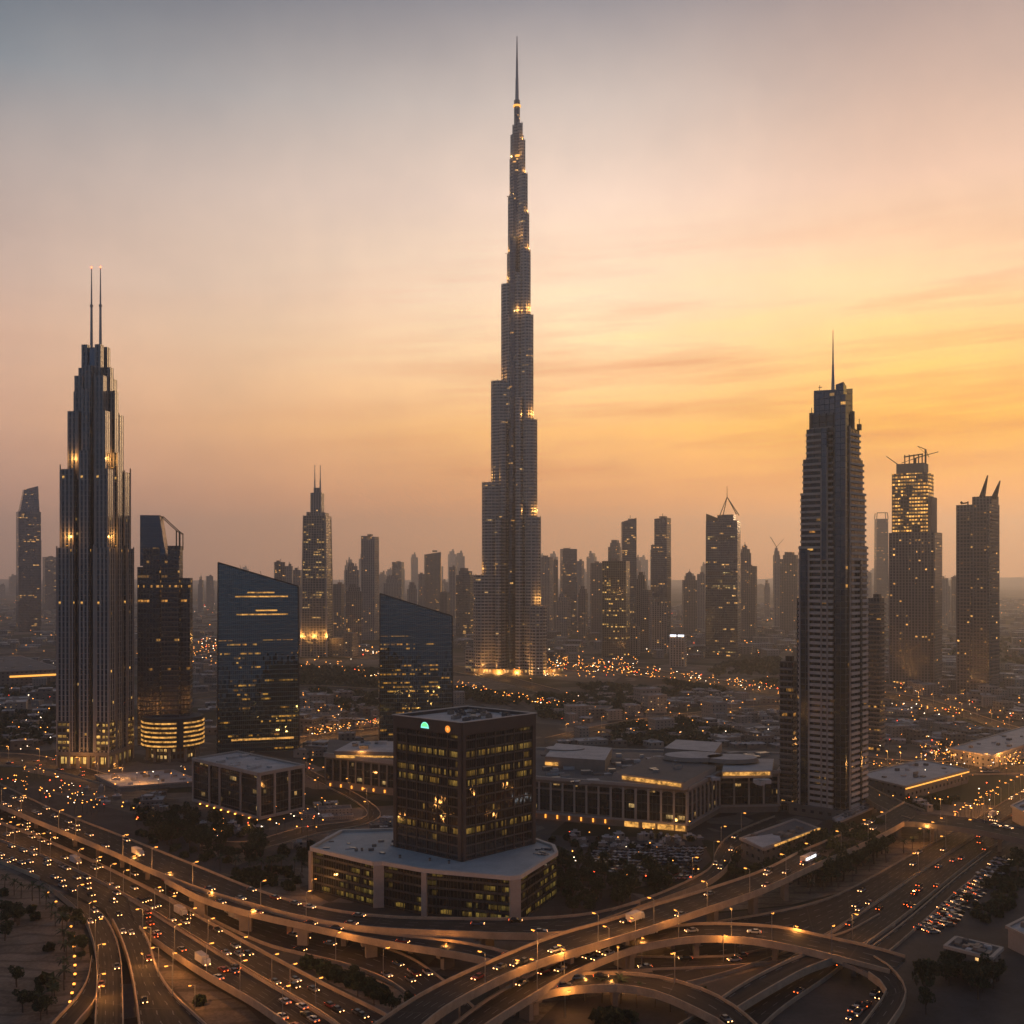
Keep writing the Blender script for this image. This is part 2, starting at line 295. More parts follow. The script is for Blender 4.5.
def road(key, U, L, z, name='highway', label=None, cat=None, lanes=4, pu=(0, 1), pl=(0, 1), thick=1.5, group=None, ph=.95, piers=True, skip=(), pmat=None):
    zoff[0] += .013
    def conv(E):
        zz = z if isinstance(z, (list, tuple)) else [z, z]
        out = []
        for i, (x, y) in enumerate(E):
            t = i / (len(E) - 1) * (len(zz) - 1); k = min(int(t), len(zz) - 2); out.append(P(x, y, zz[k] + (zz[k + 1] - zz[k]) * (t - k) + zoff[0]))
        return out
    u = conv(U); l = conv(L); ln = max(sum((b - a).length for a, b in zip(u, u[1:])), sum((b - a).length for a, b in zip(l, l[1:])))
    n = max(12, int(ln / 7)); u = spline(u, n); l = spline(l, n); ROADS[key] = (u, l)
    elev = (max(z) if isinstance(z, (list, tuple)) else z) > 2
    if label: root = thing(name, label, cat, (u[0] + l[0]) / 2 * 1., 0, group); root.location.z = 0
    else: root = None
    ro = root.location.copy() if root else Vector((0, 0, 0))
    d = MB(); vv = 0.
    for i in range(n - 1):
        a, b, c2, e = l[i] - ro, l[i + 1] - ro, u[i + 1] - ro, u[i] - ro; s = ((b - a).length + (c2 - e).length) / 2
        d.face([a, b, c2, e], 0, [(-.12, vv), (-.12, vv + s), (lanes + .12, vv + s), (lanes + .12, vv)])
        if elev:
            t = Vector((0, 0, thick)); d.face([e - t, c2 - t, b - t, a - t], 1); d.face([a - t, b - t, b, a], 1); d.face([e, c2, c2 - t, e - t], 1)
        vv += s
    do = d.build('deck' if root else name, [M['road'], M['conc']], root)
    if not root: tag(do, kind='structure')
    for E, O, pr in ((u, l, pu), (l, u, pl)):
        if not pr: continue
        w = MB(); i0, i1 = int(pr[0] * (n - 1)), int(pr[1] * (n - 1))
        if i1 - i0 < 2: continue
        h = ph
        for i in range(i0, i1):
            p, q = E[i] - ro, E[i + 1] - ro; ip = (O[i] - E[i]).normalized() * -.5; iq = (O[i + 1] - E[i + 1]).normalized() * -.5
            H = Vector((0, 0, h)); D = Vector((0, 0, thick if elev else p.z)); 
            w.face([p, q, q + H, p + H]); w.face([p + H, q + H, q + iq + H, p + ip + H]); w.face([p + ip + H, q + iq + H, q + iq - D, p + ip - D])
        wo_ = w.build('parapet' if root else 'road_kerb_wall', pmat or M['parapet'], root)
        if not root: tag(wo_, kind='structure')
    if elev and piers and root:
        st = max(3, int(34 / (ln / n)))
        for i in range(st // 2 + 1, n - 1, st):
            if any(a <= i / n <= b for a, b in skip): continue
            c_ = (u[i] + l[i]) / 2 - ro; wd = (u[i] - l[i]); rz = math.atan2(wd.y, wd.x); wl = wd.length
            zt = c_.z - thick; 
            if zt < 2: continue
            pm = MB(); pm.box(c_.x, c_.y, 0, min(wl * .45, 6), 1.8, zt - 1.4, rz=rz); pm.box(c_.x, c_.y, zt - 1.4, wl * .8, 2.2, 1.4, rz=rz, bot=True)
            pm.build('pier', M['conc'], root)
    return root
V_ = [(-40,808),(0,824),(60,848),(130,881),(200,919),(250,947),(325,987),(385,1017),(430,1047)]
Mm = [(-40,826),(0,841),(60,864),(128,898),(194,939),(256,977),(325,1018),(360,1047)]
L3 = [(-40,846),(0,862),(60,888),(111,914),(150,937),(194,967),(256,1003),(320,1047)]
up = lambda E, d: [(x, y + d) for x, y in E]
road('cw1', [(-40,794),(0,808),(60,833),(130,864),(200,894),(262,918),(325,935),(375,946),(412,960),(445,983),(475,1010)],
     [(-40,806),(0,822),(60,846),(130,879),(200,914),(262,943),(310,956),(350,966),(390,982),(415,1002),(430,1030)], .3, 'highway', lanes=4, ph=.8)
road('cw2', V_, up(Mm, -1.5), .5, 'highway', lanes=4, ph=1.2, pl=None)
road('cw3', up(Mm, .2), L3, .5, 'highway', lanes=5, pl=(0, .28), ph=1.3)
road('cw3b', [(128,899.5),(194,940.5),(256,978.5),(325,1019.5),(360,1048.5)], [(136,927),(194,967),(256,1003),(300,1034),(325,1050)], [1, 4.5, 5, 5], 'elevated_highway', 'elevated stretch of the wide left motorway dropping out of the bottom edge beside its median', 'flyover', lanes=5, pl=(0.05, 1), piers=False)
road('c1', [(60,893),(85,903),(103,917),(114,936),(120,960),(122,1000),(122,1050)], [(40,881),(62,897),(82,915),(92,936),(97,962),(97,1000),(95,1050)], [.6, 3, 4], 'ramp', 'curved ramp peeling off the left motorway, nearer the sandy lot', 'ramp', lanes=3, pu=(.22, 1), pl=(.1, 1), piers=False)
road('c2', [(118,905),(136,924),(148,944),(156,970),(172,995),(200,1022),(228,1048)], [(105,908),(117,928),(126,950),(132,972),(137,998),(140,1022),(143,1050)], [.7, 3.2, 4.2], 'ramp', 'curved ramp peeling off the left motorway, the right one of the pair', 'ramp', lanes=3, pu=(.25, 1), pl=(.15, 1), piers=False)
road('c3', [(100,965),(99,985),(93,1004),(78,1022),(60,1045)], [(92,958),(88,980),(78,998),(60,1018),(38,1042)], [3.4, 3, 3], 'ramp', 'narrow pale slip road bending away at the bottom left corner', 'ramp', lanes=1, pu=(.2, 1), piers=False)
road('a1', [(-40,770),(0,785),(55,811),(119,836),(194,866),(262,893),(325,910),(387,918),(456,920),(525,920),(590,915),(640,903)],
     [(-40,790),(0,806),(58,830),(111,852),(155,872),(205,891),(256,906),(312,920),(375,929),(456,933),(540,935),(610,927)], [8, 9, 9, 9, 10], 'flyover', 'long elevated road sweeping from the left edge past the front of the glass podium', 'flyover', lanes=4, pl=(.0, 1))
road('a1b', [(180,886),(220,898),(256,909),(312,924),(375,934),(456,943),(512,955),(545,966)], [(165,880),(205,900),(257,915),(325,930),(375,941),(456,954),(500,964),(530,975)], [8.6, 8, 7, 6], 'flyover', 'lower elevated branch splitting off and passing under the big diagonal flyover', 'flyover', lanes=2, pu=(.25, 1))
road('a2r', [(612,911),(656,896),(690,881),(711,868),(716,853),(728,838),(752,826),(775,817)], [(600,922),(645,906),(684,892),(712,880),(728,866),(736,850),(757,837),(780,826)], [10, 8, 5, 2.2, 2.1], 'ramp', 'narrow ramp curling up from the flyover towards the dark low pavilion', 'ramp', lanes=2, piers=False)
road('e', [(520,966),(575,958),(650,958),(725,957),(775,948),(840,935),(880,915)], [(500,985),(570,975),(650,970),(725,967),(790,960),(850,950),(895,925)], .45, 'road', lanes=3, ph=.7)
road('dl', [(1070,768),(1018,794),(966,826),(923,849),(861,884),(821,902),(770,914),(700,926),(640,940)], [(1070,780),(1023,808),(980,833),(933,863),(885,896),(826,935),(780,955),(720,975),(660,990)], .4, 'highway', lanes=5, ph=.8)
road('dr', [(1075,783),(1025,809),(982,834),(935,864),(887,897),(828,937),(770,972),(700,1015),(650,1048)], [(1080,802),(1033,822),(992,847),(957,873),(909,912),(868,943),(830,975),(780,1010),(740,1048)], .5, 'highway', lanes=6, ph=.8)
road('ds', [(992,851),(957,878),(912,917),(880,942),(850,965)], [(1005,856),(966,884),(924,921),(893,948),(862,972)], .42, 'service_road', lanes=1, ph=.6)
road('f1', [(640,1050),(700,1015),(745,985),(790,962),(822,950)], [(665,1050),(722,1018),(765,992),(805,970),(838,958)], [3, 4.5, 6], 'ramp', 'pale concrete ramp climbing in the bottom right towards the curved flyover', 'ramp', lanes=1, piers=False)
road('b2', [(425,1050),(450,1030),(490,1000),(540,972),(600,945),(650,932),(700,925),(775,928),(825,938),(870,948),(905,958)],
     [(455,1050),(480,1030),(520,1004),(560,980),(610,957),(650,945),(700,938),(750,940),(800,949),(845,960),(890,972)], [9, 9, 8.5, 8, 6], 'flyover', 'curved flyover arching under the long diagonal one with a yellow lit edge', 'flyover', lanes=3)
road('b2r', [(858,951),(885,965),(903,985),(903,1003),(885,1030),(870,1050)], [(838,960),(862,970),(880,982),(887,992),(874,1012),(845,1050)], [6.3, 5, 3], 'ramp', 'short curved ramp dropping from the flyover end by the dark lot', 'ramp', lanes=2, pu=(.15, 1), pl=(.2, 1), piers=False)
road('b3', [(445,1050),(463,1025),(487,1004),(525,985),(575,976),(600,975),(650,977),(700,990),(737,1010),(770,1040)],
     [(480,1050),(495,1025),(512,1007),(550,992),(600,987),(630,988),(662,995),(700,1012),(725,1026),(745,1050)], [7, 7, 7, 6], 'flyover', 'loop ramp curving through the bottom centre of the interchange', 'flyover', lanes=2)
road('b', [(330,1060),(400,1010),(445,984),(512,954),(562,935),(612,921),(656,906),(700,893),(762,872),(800,853),(838,837),(878,818),(905,803)],
     [(390,1060),(430,1020),(467,996),(527,967),(590,947),(640,932),(690,915),(760,891),(812,867),(855,848),(890,831),(915,816)], [15, 15, 14, 12, 11, 10], 'flyover', 'big diagonal flyover rising from the bottom centre towards the banded tower', 'flyover', lanes=5, thick=1.5, ph=1.0, pl=(0, .95))
road('bb', [(884,812),(905,812),(930,815),(980,821),(1024,829),(1070,836)], [(884,824),(905,823),(930,825),(980,832),(1024,841),(1070,849)], [9.8, 9.8, 9.8], 'overpass', 'dark overpass crossing above the right motorway near the right edge', 'bridge', lanes=2, thick=1.6, pl=(.15, 1), pu=(.2, 1), pmat=M['roofd'])
road('bu', [(861,782),(880,793),(905,804),(925,812)], [(852,790),(872,803),(893,814),(912,820)], [7, 8.5, 9.6], 'ramp', 'short approach road from the foot of the banded tower to the overpass', 'ramp', lanes=2, piers=False)
road('far1', [(-60,655),(60,652),(150,648),(300,650),(380,655),(470,668),(560,690)], [(-60,660),(60,657),(150,653),(300,655),(380,660),(466,674),(556,697)], .3, 'road', lanes=4, ph=.5)
road('far2', [(560,662),(640,668),(720,680),(800,692),(900,700)], [(556,669),(636,675),(716,687),(800,700),(900,709)], .35, 'road', lanes=4, ph=.5)
road('far3', [(-40,752),(40,756),(110,775),(170,787)], [(-40,764),(40,768),(106,784),(166,795)], .25, 'road', lanes=3, ph=.5)
road('far4', [(250,745),(330,733),(400,726)], [(250,752),(330,740),(400,733)], .25, 'road', lanes=3, ph=.5)
road('far5', [(855,756),(940,762),(1070,756)], [(855,766),(940,774),(1075,772)], .25, 'road', lanes=4, ph=.5)
road('far7', [(545, 738), (620, 722), (700, 712), (780, 706), (900, 716)], [(545, 742), (622, 726), (702, 716), (782, 710), (900, 721)], .27, 'road', lanes=2, ph=.4)
road('far8', [(860, 688), (930, 700), (1000, 722), (1070, 742)], [(860, 693), (928, 706), (996, 728), (1066, 750)], .28, 'road', lanes=3, ph=.4)
road('far9', [(300, 765), (380, 812), (310, 835), (250, 850), (200, 845)], [(292, 768), (368, 812), (300, 828), (245, 842), (200, 838)], .26, 'road', lanes=2, ph=.3)
road('far6', [(150,700),(230,690),(320,686),(420,692)], [(150,705),(230,695),(320,691),(420,697)], .25, 'road', lanes=2, ph=.4)
def on_road(key, t, f):
    u, l = ROADS[key]; n = len(u); x = t * (n - 1); i = min(int(x), n - 2); k = x - i
    a = u[i].lerp(u[i + 1], k); b = l[i].lerp(l[i + 1], k); p = b.lerp(a, f)
    q = l[i + 1].lerp(u[i + 1], f) - l[i].lerp(u[i], f)
    return p, math.atan2(q.y, q.x)
# ================================================================ BIG BUILDINGS
FB = {}
FB['blueglass'] = facade('dark_blue_glass', (.02, .026, .032), (.03, .03, .032), 1.6, 3.7, .06, .12, .1, 3, .35, 1., rough=.04, ior=2.3, frough=.25, tint=(.7, .85, 1., 1))
FB['stone'] = facade('bronze_stone_fins', (.02, .027, .034), (.34, .29, .24), 2.9, 3.6, .46, .07, .05, 1, .3, 1.6, (1., .45, .08), ior=1.7, rough=.2, frough=.6)
FB['stonelit'] = facade('lit_low_floors', (.05, .04, .025), (.1, .08, .065), 3.4, 4., .22, .38, 1., 1, 1., 1.1, (1., .5, .1), clus=.3)
FB['dkglass'] = facade('dark_glass_tower', (.018, .02, .023), (.04, .036, .034), 2.2, 3.5, .16, .22, .16, 2, .4, 1.2, (1., .42, .07), ior=1.9)
FB['spine'] = facade('spine_glass', (.008, .01, .012), (.02, .02, .02), 3., 3.3, .1, .1, .03, 1, .2, .9, (1., .42, .07), ior=2.1, tint=(.7, .86, 1., 1))
FB['balcony'] = facade('balcony_recess', (.012, .013, .014), (.045, .036, .03), 4.2, 3.3, .2, .1, .03, 1, .25, 1.1, (1., .42, .07), ior=1.7, wlo=.5)
FB['office'] = facade('office_glass', (.009, .009, .009), (.03, .026, .023), 1., 3.9, .16, .18, .95, 3, .3, .42, (1., .52, .08), rough=.06, ior=1.75, clus=.03, rg=1., bg=.03, seed=False, rowlist=(7, 12, 13, 15), wlo=.3)
FB['podium'] = facade('podium_glass', (.014, .014, .012), (.035, .03, .025), 1.5, 3.6, .1, .25, .8, 3, .75, .26, (1., .6, .1), rough=.08, ior=1.7, clus=.06, rg=.8, bg=.1, seed=False)
FB['mall'] = facade('arcade_glass', (.018, .019, .018), (.04, .034, .03), 2., 4.4, .08, .1, .16, 2, .5, .8, rough=.1, ior=1.7)
FB['burj'] = facade('steel_banded_glass', (.035, .036, .038), (.36, .31, .265), 5., 4.2, .14, .46, .1, 2, .3, 1.2, (1., .5, .14), rough=.2, ior=1.9, frough=.45, metal=.25)
FB['resi'] = facade('residential_beige_hazed', (.06, .056, .05), (.27, .225, .19), 4., 3.4, .5, .3, .12, 1, .4, 2.2, (1., .42, .08), frough=.7, clus=.3)  # beige frame lightened so far towers pale as if in thicker haze
FB['residk'] = facade('residential_brown_hazed', (.05, .046, .042), (.16, .13, .11), 3.6, 3.4, .4, .25, .12, 1, .4, 2.4, (1., .42, .08), frough=.7, clus=.3)  # brown frame likewise raised, haze paleness put into the colour
FB['bluefar'] = facade('far_blue_glass', (.03, .036, .04), (.06, .055, .05), 3., 3.8, .15, .25, .2, 2, .3, 2.2, (1., .45, .1), ior=1.9, tint=(.7, .85, 1., 1))
FB['green'] = facade('far_green_glass', (.035, .045, .035), (.1, .09, .07), 3.4, 3.6, .3, .25, .3, 1, .5, 1.8, (1., .5, .1), clus=.3)
FB['lit'] = facade('lit_construction_floors', (.05, .03, .012), (.06, .045, .035), 3.2, 4.2, .25, .28, 1., 1, 1., 2.2, (1., .42, .07), clus=.3, rg=1.1)
FB['low'] = facade('low_house_wall', (.03, .03, .03), (.24, .195, .155), 4.5, 3.6, .72, .6, .12, 1, .5, 1.6, (1., .5, .15), frough=.9)
FB['lowd'] = facade('low_dark_wall', (.03, .03, .03), (.13, .105, .085), 5., 4., .6, .6, .14, 1, .5, 1.6, (1., .5, .15), frough=.9)
def az_of(px): return -math.atan2(px - 512, F)
PL = []
def plight(parent, loc, e, c=WARM, r=.6, name='light'):
    k = (round(e), c, r)
    ld = bpy.data.lights.new(name, 'POINT'); ld.energy = e; ld.color = c; ld.shadow_soft_size = r
    o = bpy.data.objects.new(name, ld); COL.objects.link(o); o.parent = parent; o.location = loc; return o
def uplight(root, x, y, z, e, r=1.2, dz=2.5):
    mb = MB(); mb.box(0, 0, 0, r, r, .5, 0); mb.box(0, 0, .5, r * .7, r * .7, .3, 1); o = mb.build('uplight', [M['dark'], M['gold']], root); o.location = (x, y, z)
    plight(root, (x, y, z + dz), e)
# ---- T1: stepped twin-spired tower on the left
s = S(770); c0 = push(P(96, 770), 20)
T = thing('skyscraper', 'tallest left tower, stepped dark stone and glass with two needle spires', 'skyscraper', c0, az_of(96) + R(-27)); T.scale = (.965, .965, 1)
z = lambda y: ZT(y, s * (1 + 20 / 758) * .99)
mb = MB()
for (w, yt) in ((11.5, 347), (16, 377), (20, 408)):
    mb.box(0, 0, 12, w, w, z(yt) - 12, 0, 1)
mb.box(0, 0, 12, 25, 25, z(470) - 12, 0, 1); mb.box(0, 0, 12, 29, 29, z(548) - 12, 0, 1)
mb.build('glass_core', [FB['blueglass'], M['roofd']], T)
mb = MB()
for a in range(4):
    ca, sa = math.cos(a * math.pi / 2), math.sin(a * math.pi / 2)
    def bx(x, y, w, d, z0, z1):
        X_, Y_ = x * ca - y * sa, x * sa + y * ca; W_, D_ = (w, d) if a % 2 == 0 else (d, w)
        mb.box(X_, Y_, z0, W_, D_, z1 - z0, 0, 1)
    bx(-12.8, -12.8, 9.6, 9.6, 12, z(470)); bx(-14.4, -14.4, 9.9, 9.9, 12, z(548))
    bx(-10.2, -10.2, 8, 8, z(475), z(412)); bx(-7.6, -7.6, 6.4, 6.4, z(412), z(376)); bx(-5, -5, 4.6, 4.6, z(380), z(344))
    bx(0, -16.2, 7, 4, 12, z(452)); bx(0, -12.6, 6, 6, z(455), z(390)); bx(0, -9.6, 5, 5, z(392), z(366))
    bx(-8, -17.6, 1.2, 2.6, 12, z(545)); bx(8, -17.6, 1.2, 2.6, 12, z(545))
mb.build('stone_bays', [FB['stone'], M['roofd']], T)
mb = MB(); mb.box(0, 0, 9.5, 39.6, 39.6, 2.4, 1, 1)
for x in (-18, -11, -4, 4, 11, 18):
    for y in (-18, 18): mb.box(x, y, 0, 2.2, 2.2, 9.5, 1); mb.box(y, x, 0, 2.2, 2.2, 9.5, 1)
mb.build('colonnade', [M['conc'], M['conc']], T)
MB().box(0, 0, .05, 36, 36, 9.4, 0).build('lobby_glass', facade('lobby_glow', (.2, .12, .04), (.1, .08, .06), 3.3, 9.6, .3, .2, 1., 1, 1., 1.6, (1., .55, .12), clus=.0001), T)
mb = MB()
for a in range(4):
    ca, sa = math.cos(a * math.pi / 2), math.sin(a * math.pi / 2)
    for x in (-14.4, 14.4): MB().box(x * ca + 19.45 * sa, x * sa - 19.45 * ca, 13, 9.3, .3, 20, 0, rz=a * math.pi / 2).build('lit_window_band', FB['stonelit'], T)
mb = MB()
for a in range(4):
    ca, sa = math.cos(a * math.pi / 2), math.sin(a * math.pi / 2)
    for x, y, y0, y1 in ((-9.5, 19.5, 770, 547), (9.5, 19.5, 770, 547), (-19.3, 19.5, 770, 547), (19.2, 19.4, 770, 547), (-8, 17.7, 770, 469), (8, 17.7, 770, 469), (-17.7, 17.6, 560, 466), (-6.1, 14.3, 480, 411), (6.1, 14.3, 480, 411), (-4.3, 10.9, 415, 375), (4.3, 10.9, 415, 375)):
        mb.box(x * ca + y * sa, x * sa - y * ca, max(2, z(y0)), .8, .5, z(y1) + .4 - max(2, z(y0)), 0, rz=a * math.pi / 2)
mb.build('vertical_fin', M['pale'], T)
for dx in (-3.4, 3.4):
    sp_ = MB().tube((dx, 0, z(352)), (dx, 0, z(303)), 1.15, .8, 8).tube((dx, 0, z(303)), (dx, 0, z(265)), .65, .3, 8).tube((dx, 0, z(304)), (dx, 0, z(302)), 1.2, 1.2, 8).build('spire', M['steel'], T)
    MB().blob((dx, 0, z(264)), .7).build('beacon', M['red'], sp_)
for a in range(4):
    ca, sa = math.cos(a * math.pi / 2), math.sin(a * math.pi / 2)
    for (r, yy, e) in ((15.3, 469, 2600), (18.6, 547, 2400)): uplight(T, r * ca * 1.1 + r * sa * .6, r * sa * 1.1 - r * ca * .6, z(yy), e, 1.2, 7)
uplight(T, 19, -10, 0.1, 3000)
# ---- T2: slanted-crown tower behind the banded rotunda
s = S(762); c0 = push(P(166, 762), 18)
T = thing('skyscraper', 'slim dark tower with a slanted glass fin crown and open mast frame', 'skyscraper', c0, az_of(166) + R(-8)); z = lambda y: ZT(y, s * 1.025)
k = s * 1.02
def px(a): return (a - 166) * k
mb = MB()
mb.box(px(143.5), 2, 10, 5.5, 16, z(567) - 10, 0, 1); mb.box(px(154), 0, 10, 18 * k * .9, 20, z(548) - 10, 0, 1); mb.box(px(172), 0, 10, 17 * k, 22, z(556) - 10, 0, 1); mb.box(px(185.5), 3, 10, 9 * k, 17, z(578) - 10, 0, 1)
mb.build('tower_body', [FB['dkglass'], M['roofd']], T)
mb = MB(); q = [(px(143), -9), (px(169), -9), (px(169), 9), (px(143), 9)]; q1 = [(px(143), -9), (px(161.5), -9), (px(161.5), 9), (px(143), 9)]
mb.prism(q, z(566), z(516), 0, 0, poly1=q1); mb.build('crown_fin', FB['blueglass'], T)
MB().prism([(px(169), -8), (px(181), -8), (px(181), 8), (px(169), 8)], z(560), z(546)).build('roof_box', FB['dkglass'], T)
mb = MB()
for yy in (-8, 8): mb.tube((px(161.5), yy, z(516)), (px(177.5), yy, z(531)), .35); mb.tube((px(177.5), yy, z(531)), (px(181.5), yy, z(534)), .35); mb.tube((px(181), yy, z(533)), (px(181), yy, z(550)), .4); mb.tube((px(177.5), yy, z(531)), (px(177.5), yy, z(550)), .5)
mb.tube((px(181), -8, z(534)), (px(181), 8, z(534)), .3); mb.build('crown_frame', M['dark'], T)
mb = MB()
for k_ in range(int((z(560) - 24) / 3.5)): mb.box(px(172), -11.3, 22 + k_ * 3.5, 17 * k * .96, .9, .5)
mb.build('balcony_rails', M['conc'], T)
# banded rotunda
c0 = push(P(173, 764), 24)
T = thing('rotunda', 'curved low block with glowing horizontal bands at the foot of the slanted tower', 'building', c0, az_of(173)); k = S(764) * 1.03
def arc(r, n=28, a0=0., a1=2 * math.pi, sx=1.): return [(r * math.cos(a0 + (a1 - a0) * i / n) * sx, r * math.sin(a0 + (a1 - a0) * i / n)) for i in range(n)]
MB().prism(arc(21.5, 32), 10, 31, 0, 1).build('drum', [M['dark'], M['roofd']], T)
for i in range(6): MB().prism(arc(22, 32, R(150), R(277)) + arc(21.3, 32, R(277), R(150)), 11.2 + i * 3.2, 12.3 + i * 3.2, 0, bot=True).build('light_band', M['strip'], T); MB().prism(arc(22, 24, R(289), R(390)) + arc(21.3, 24, R(390), R(289)), 11.2 + i * 3.2, 12.3 + i * 3.2, 0, bot=True).build('light_band', M['strip'], T)
for i in range(10):
    a = R(i * 36 + 10); MB().tube((18 * math.cos(a), 18 * math.sin(a), 0), (18 * math.cos(a), 18 * math.sin(a), 10), 1.0, 1.0, 8).build('column', M['conc'], T)
MB().prism(arc(15, 20), 0, 10).build('lobby_wall', facade('rotunda_lobby', (.1, .06, .02), (.08, .06, .05), 3., 5., .4, .4, .7, 1, 1., 1.4), T)
# ---- T3/T4: slanted glass slabs, faces leaning back so that they mirror the dusk sky
def sail(x0, x1, yb, yt0, yt1, lab, depth, lean, side, lit):
    s = S(yb); k = s; cx = (x0 + x1) / 2; c0 = P(cx, yb); T = thing('glass_office_tower', lab, 'office tower', c0, az_of(cx) + R(side)); w = (x1 - x0) * k / math.cos(R(side))
    h0, h1 = ZT(yt0, s), ZT(yt1, s); a = w / 2
    base = [(-a, 0), (a, 0), (a * .93, depth), (-a * 1.02, depth)]; f0, f1 = lean * h0 / 100, lean * h1 / 100
    top = [(-a * .98, f0), (a, f1), (a * .93, depth + 2), (-a * .95, depth + 2)]
    MB().prism(base, 0, [h0, h1, h1 - 3, h0 - 3], 0, 1, poly1=top).build('curtain_wall', [lit, M['roofd']], T)
    mb = MB(); mb.tube((-a * .98, f0 - .3, h0 + .4), (a, f1 - .3, h1 + .4), .5); mb.tube((a, f1 - .3, h1 + .4), (a, -.3, 0), .45)
    mb.tube((-a * .98, f0 - .3, h0 + .4), (-a, -.3, 0), .45); mb.build('edge_frame', M['dark'], T)
    mb = MB()
    for t in (.3, .55, .8): mb.tube((-a + 2 * a * t, 6, h0 + (h1 - h0) * t - 2), (-a + 2 * a * t - 1.5, 6, h0 + (h1 - h0) * t + 4), .12)
    mb.build('roof_antennas', M['dark'], T)
    return T, a, lean
g1 = facade('mirror_glass_banded', (.010, .015, .017), (.05, .055, .055), 1.5, 3.4, .09, .13, .36, 5, .5, .9, (1., .42, .05), rough=.03, ior=2.35, frough=.3, vlim=84, tint=(.6, .86, .9, 1), clus=.05, wlo=.5)
g2 = facade('mirror_glass_plain', (.013, .018, .022), (.03, .03, .03), 9., 3.4, .03, .06, .1, 2, .55, 1.1, (1., .55, .12), rough=.03, ior=2.5, frough=.2)
T, a, ln = sail(219, 298.5, 752, 563, 587, 'wedge-topped dark glass tower behind the small white-framed block', 24, 4.6, 4, g1)
for (zz, x0, x1) in ((119, -8, 12), (116, -17, 22), (105.5, -2, 14), (102.5, -16, 22)):
    f = ln * zz / 100; MB().prism([(x0, f - .25), (x1, f - .25), (x1, f + .2), (x0, f + .2)], zz, zz + 1.0, bot=True).build('lit_window_band', M['strip'], T)
f = 0.2; MB().prism([(-20, f - .2), (26, f - .2), (26, f + .6), (-20, f + .6)], 9, 10.4, bot=True).build('lit_window_band', M['strip'], T)
T, a, ln = sail(380, 453, 741, 594, 617, 'wedge-topped dark glass tower standing behind the brown office block', 22, 4.2, 5, g1)
# ---- central office block with podium
def W2(x, y, z=18.): p = P(x, y, z); return (p.x, p.y)
base = Vector((-20, 375, 0))
T = thing('office_block', 'square brown granite and glass office block rising in the centre foreground', 'office building', base)
def loc(p): return (p[0] - base.x, p[1] - base.y)
def bays(root, A, B, z0, z1, n, fmat, cmat, cw=1., out=.6, arch=0., inset=0., cname='column', pane=.15, split=None, ends=(True, True)):
    A, B = Vector((A[0], A[1])), Vector((B[0], B[1])); d = (B - A); L = d.length; d.normalize(); nn = Vector((d.y, -d.x)); st = L / n
    for i in range(n):
        a = A + d * (i * st + cw / 2) + nn * pane; w = st - cw; u0 = i * st
        for (za, zb) in ([(z0, z1)] if not split else [(z0, split - .5), (split + .5, z1)]):
            pts = [(0, za), (w, za)]
            if arch and zb == z1: pts += [(w, zb - arch)] + [(w / 2 + w / 2 * math.cos(t), zb - arch + arch * math.sin(t)) for t in [math.pi * k / 6 for k in range(1, 6)]] + [(0, zb - arch)]
            else: pts += [(w, zb), (0, zb)]
            MB().face([(a.x + d.x * x, a.y + d.y * x, zz) for x, zz in pts], 0, [(u0 + x, zz) for x, zz in pts]).build('window', fmat, root)
    for i in range(n + 1):
        if (i == 0 and not ends[0]) or (i == n and not ends[1]): continue
        p = A + d * (i * st) + nn * (out / 2); MB().box(p.x, p.y, z0 - .4, cw, out + .02 * (i % 2), z1 - z0 + .8, rz=math.atan2(d.y, d.x)).build(cname, cmat, root)
tn, tl, tr = loc(W2(462, 861)), loc(W2(394.6, 846)), loc(W2(534.5, 843)); tb = (tl[0] + tr[0] - tn[0], tl[1] + tr[1] - tn[1])
zt = ZT(723.5, S(861, 18)); 
MB().prism([tn, tr, tb, tl], 17, zt - 1, 0, 1).build('wall', [M['brown'], M['roofw']], T)
for A, B, nb in ((tl, tn, 6), (tn, tr, 7), (tr, tb, 6), (tb, tl, 7)):
    A, B = Vector(A), Vector(B); d = (B - A).normalized(); bays(T, A + d * 1.7, B - d * 1.7, 18.3, zt - 5.2, nb, FB['office'], M['brown'], .35, .55, cname='mullion', pane=.25)
mb = MB()
for A, B in ((tl, tn), (tn, tr), (tr, tb), (tb, tl)):
    A, B = Vector(A), Vector(B); d = (B - A).normalized(); n_ = Vector((d.y, -d.x)); 
    for q0, q1, za, zb, o_ in ((A, A + d * 1.7, 18, zt - 4.6, .8), (B - d * 1.7, B, 18, zt - 4.6, .8), (A, B, zt - 4.6, zt + .3, .9)):
        e0 = q0 + n_ * o_; e1 = q1 + n_ * o_
        mb.prism([(e0.x, e0.y), (e1.x, e1.y), (q1.x - n_.x * .4, q1.y - n_.y * .4), (q0.x - n_.x * .4, q0.y - n_.y * .4)], za, zb, bot=True)
mb.build('granite_frame', M['brown'], T)
mb = MB()
for i, (A, B) in enumerate(((tl, tn), (tn, tr), (tr, tb), (tb, tl))):
    A, B = Vector(A), Vector(B); d = (B - A).normalized(); n_ = Vector((d.y, -d.x)); e0 = A + n_ * .95 - d * .9; e1 = B + n_ * .95 + d * .9
    mb.prism([tuple(e0), tuple(e1), tuple(B - n_ * .5), tuple(A - n_ * .5)], zt + .31 + .01 * i, zt + .55 + .012 * i, bot=True)
mb.build('roof_coping', M['coping'], T)
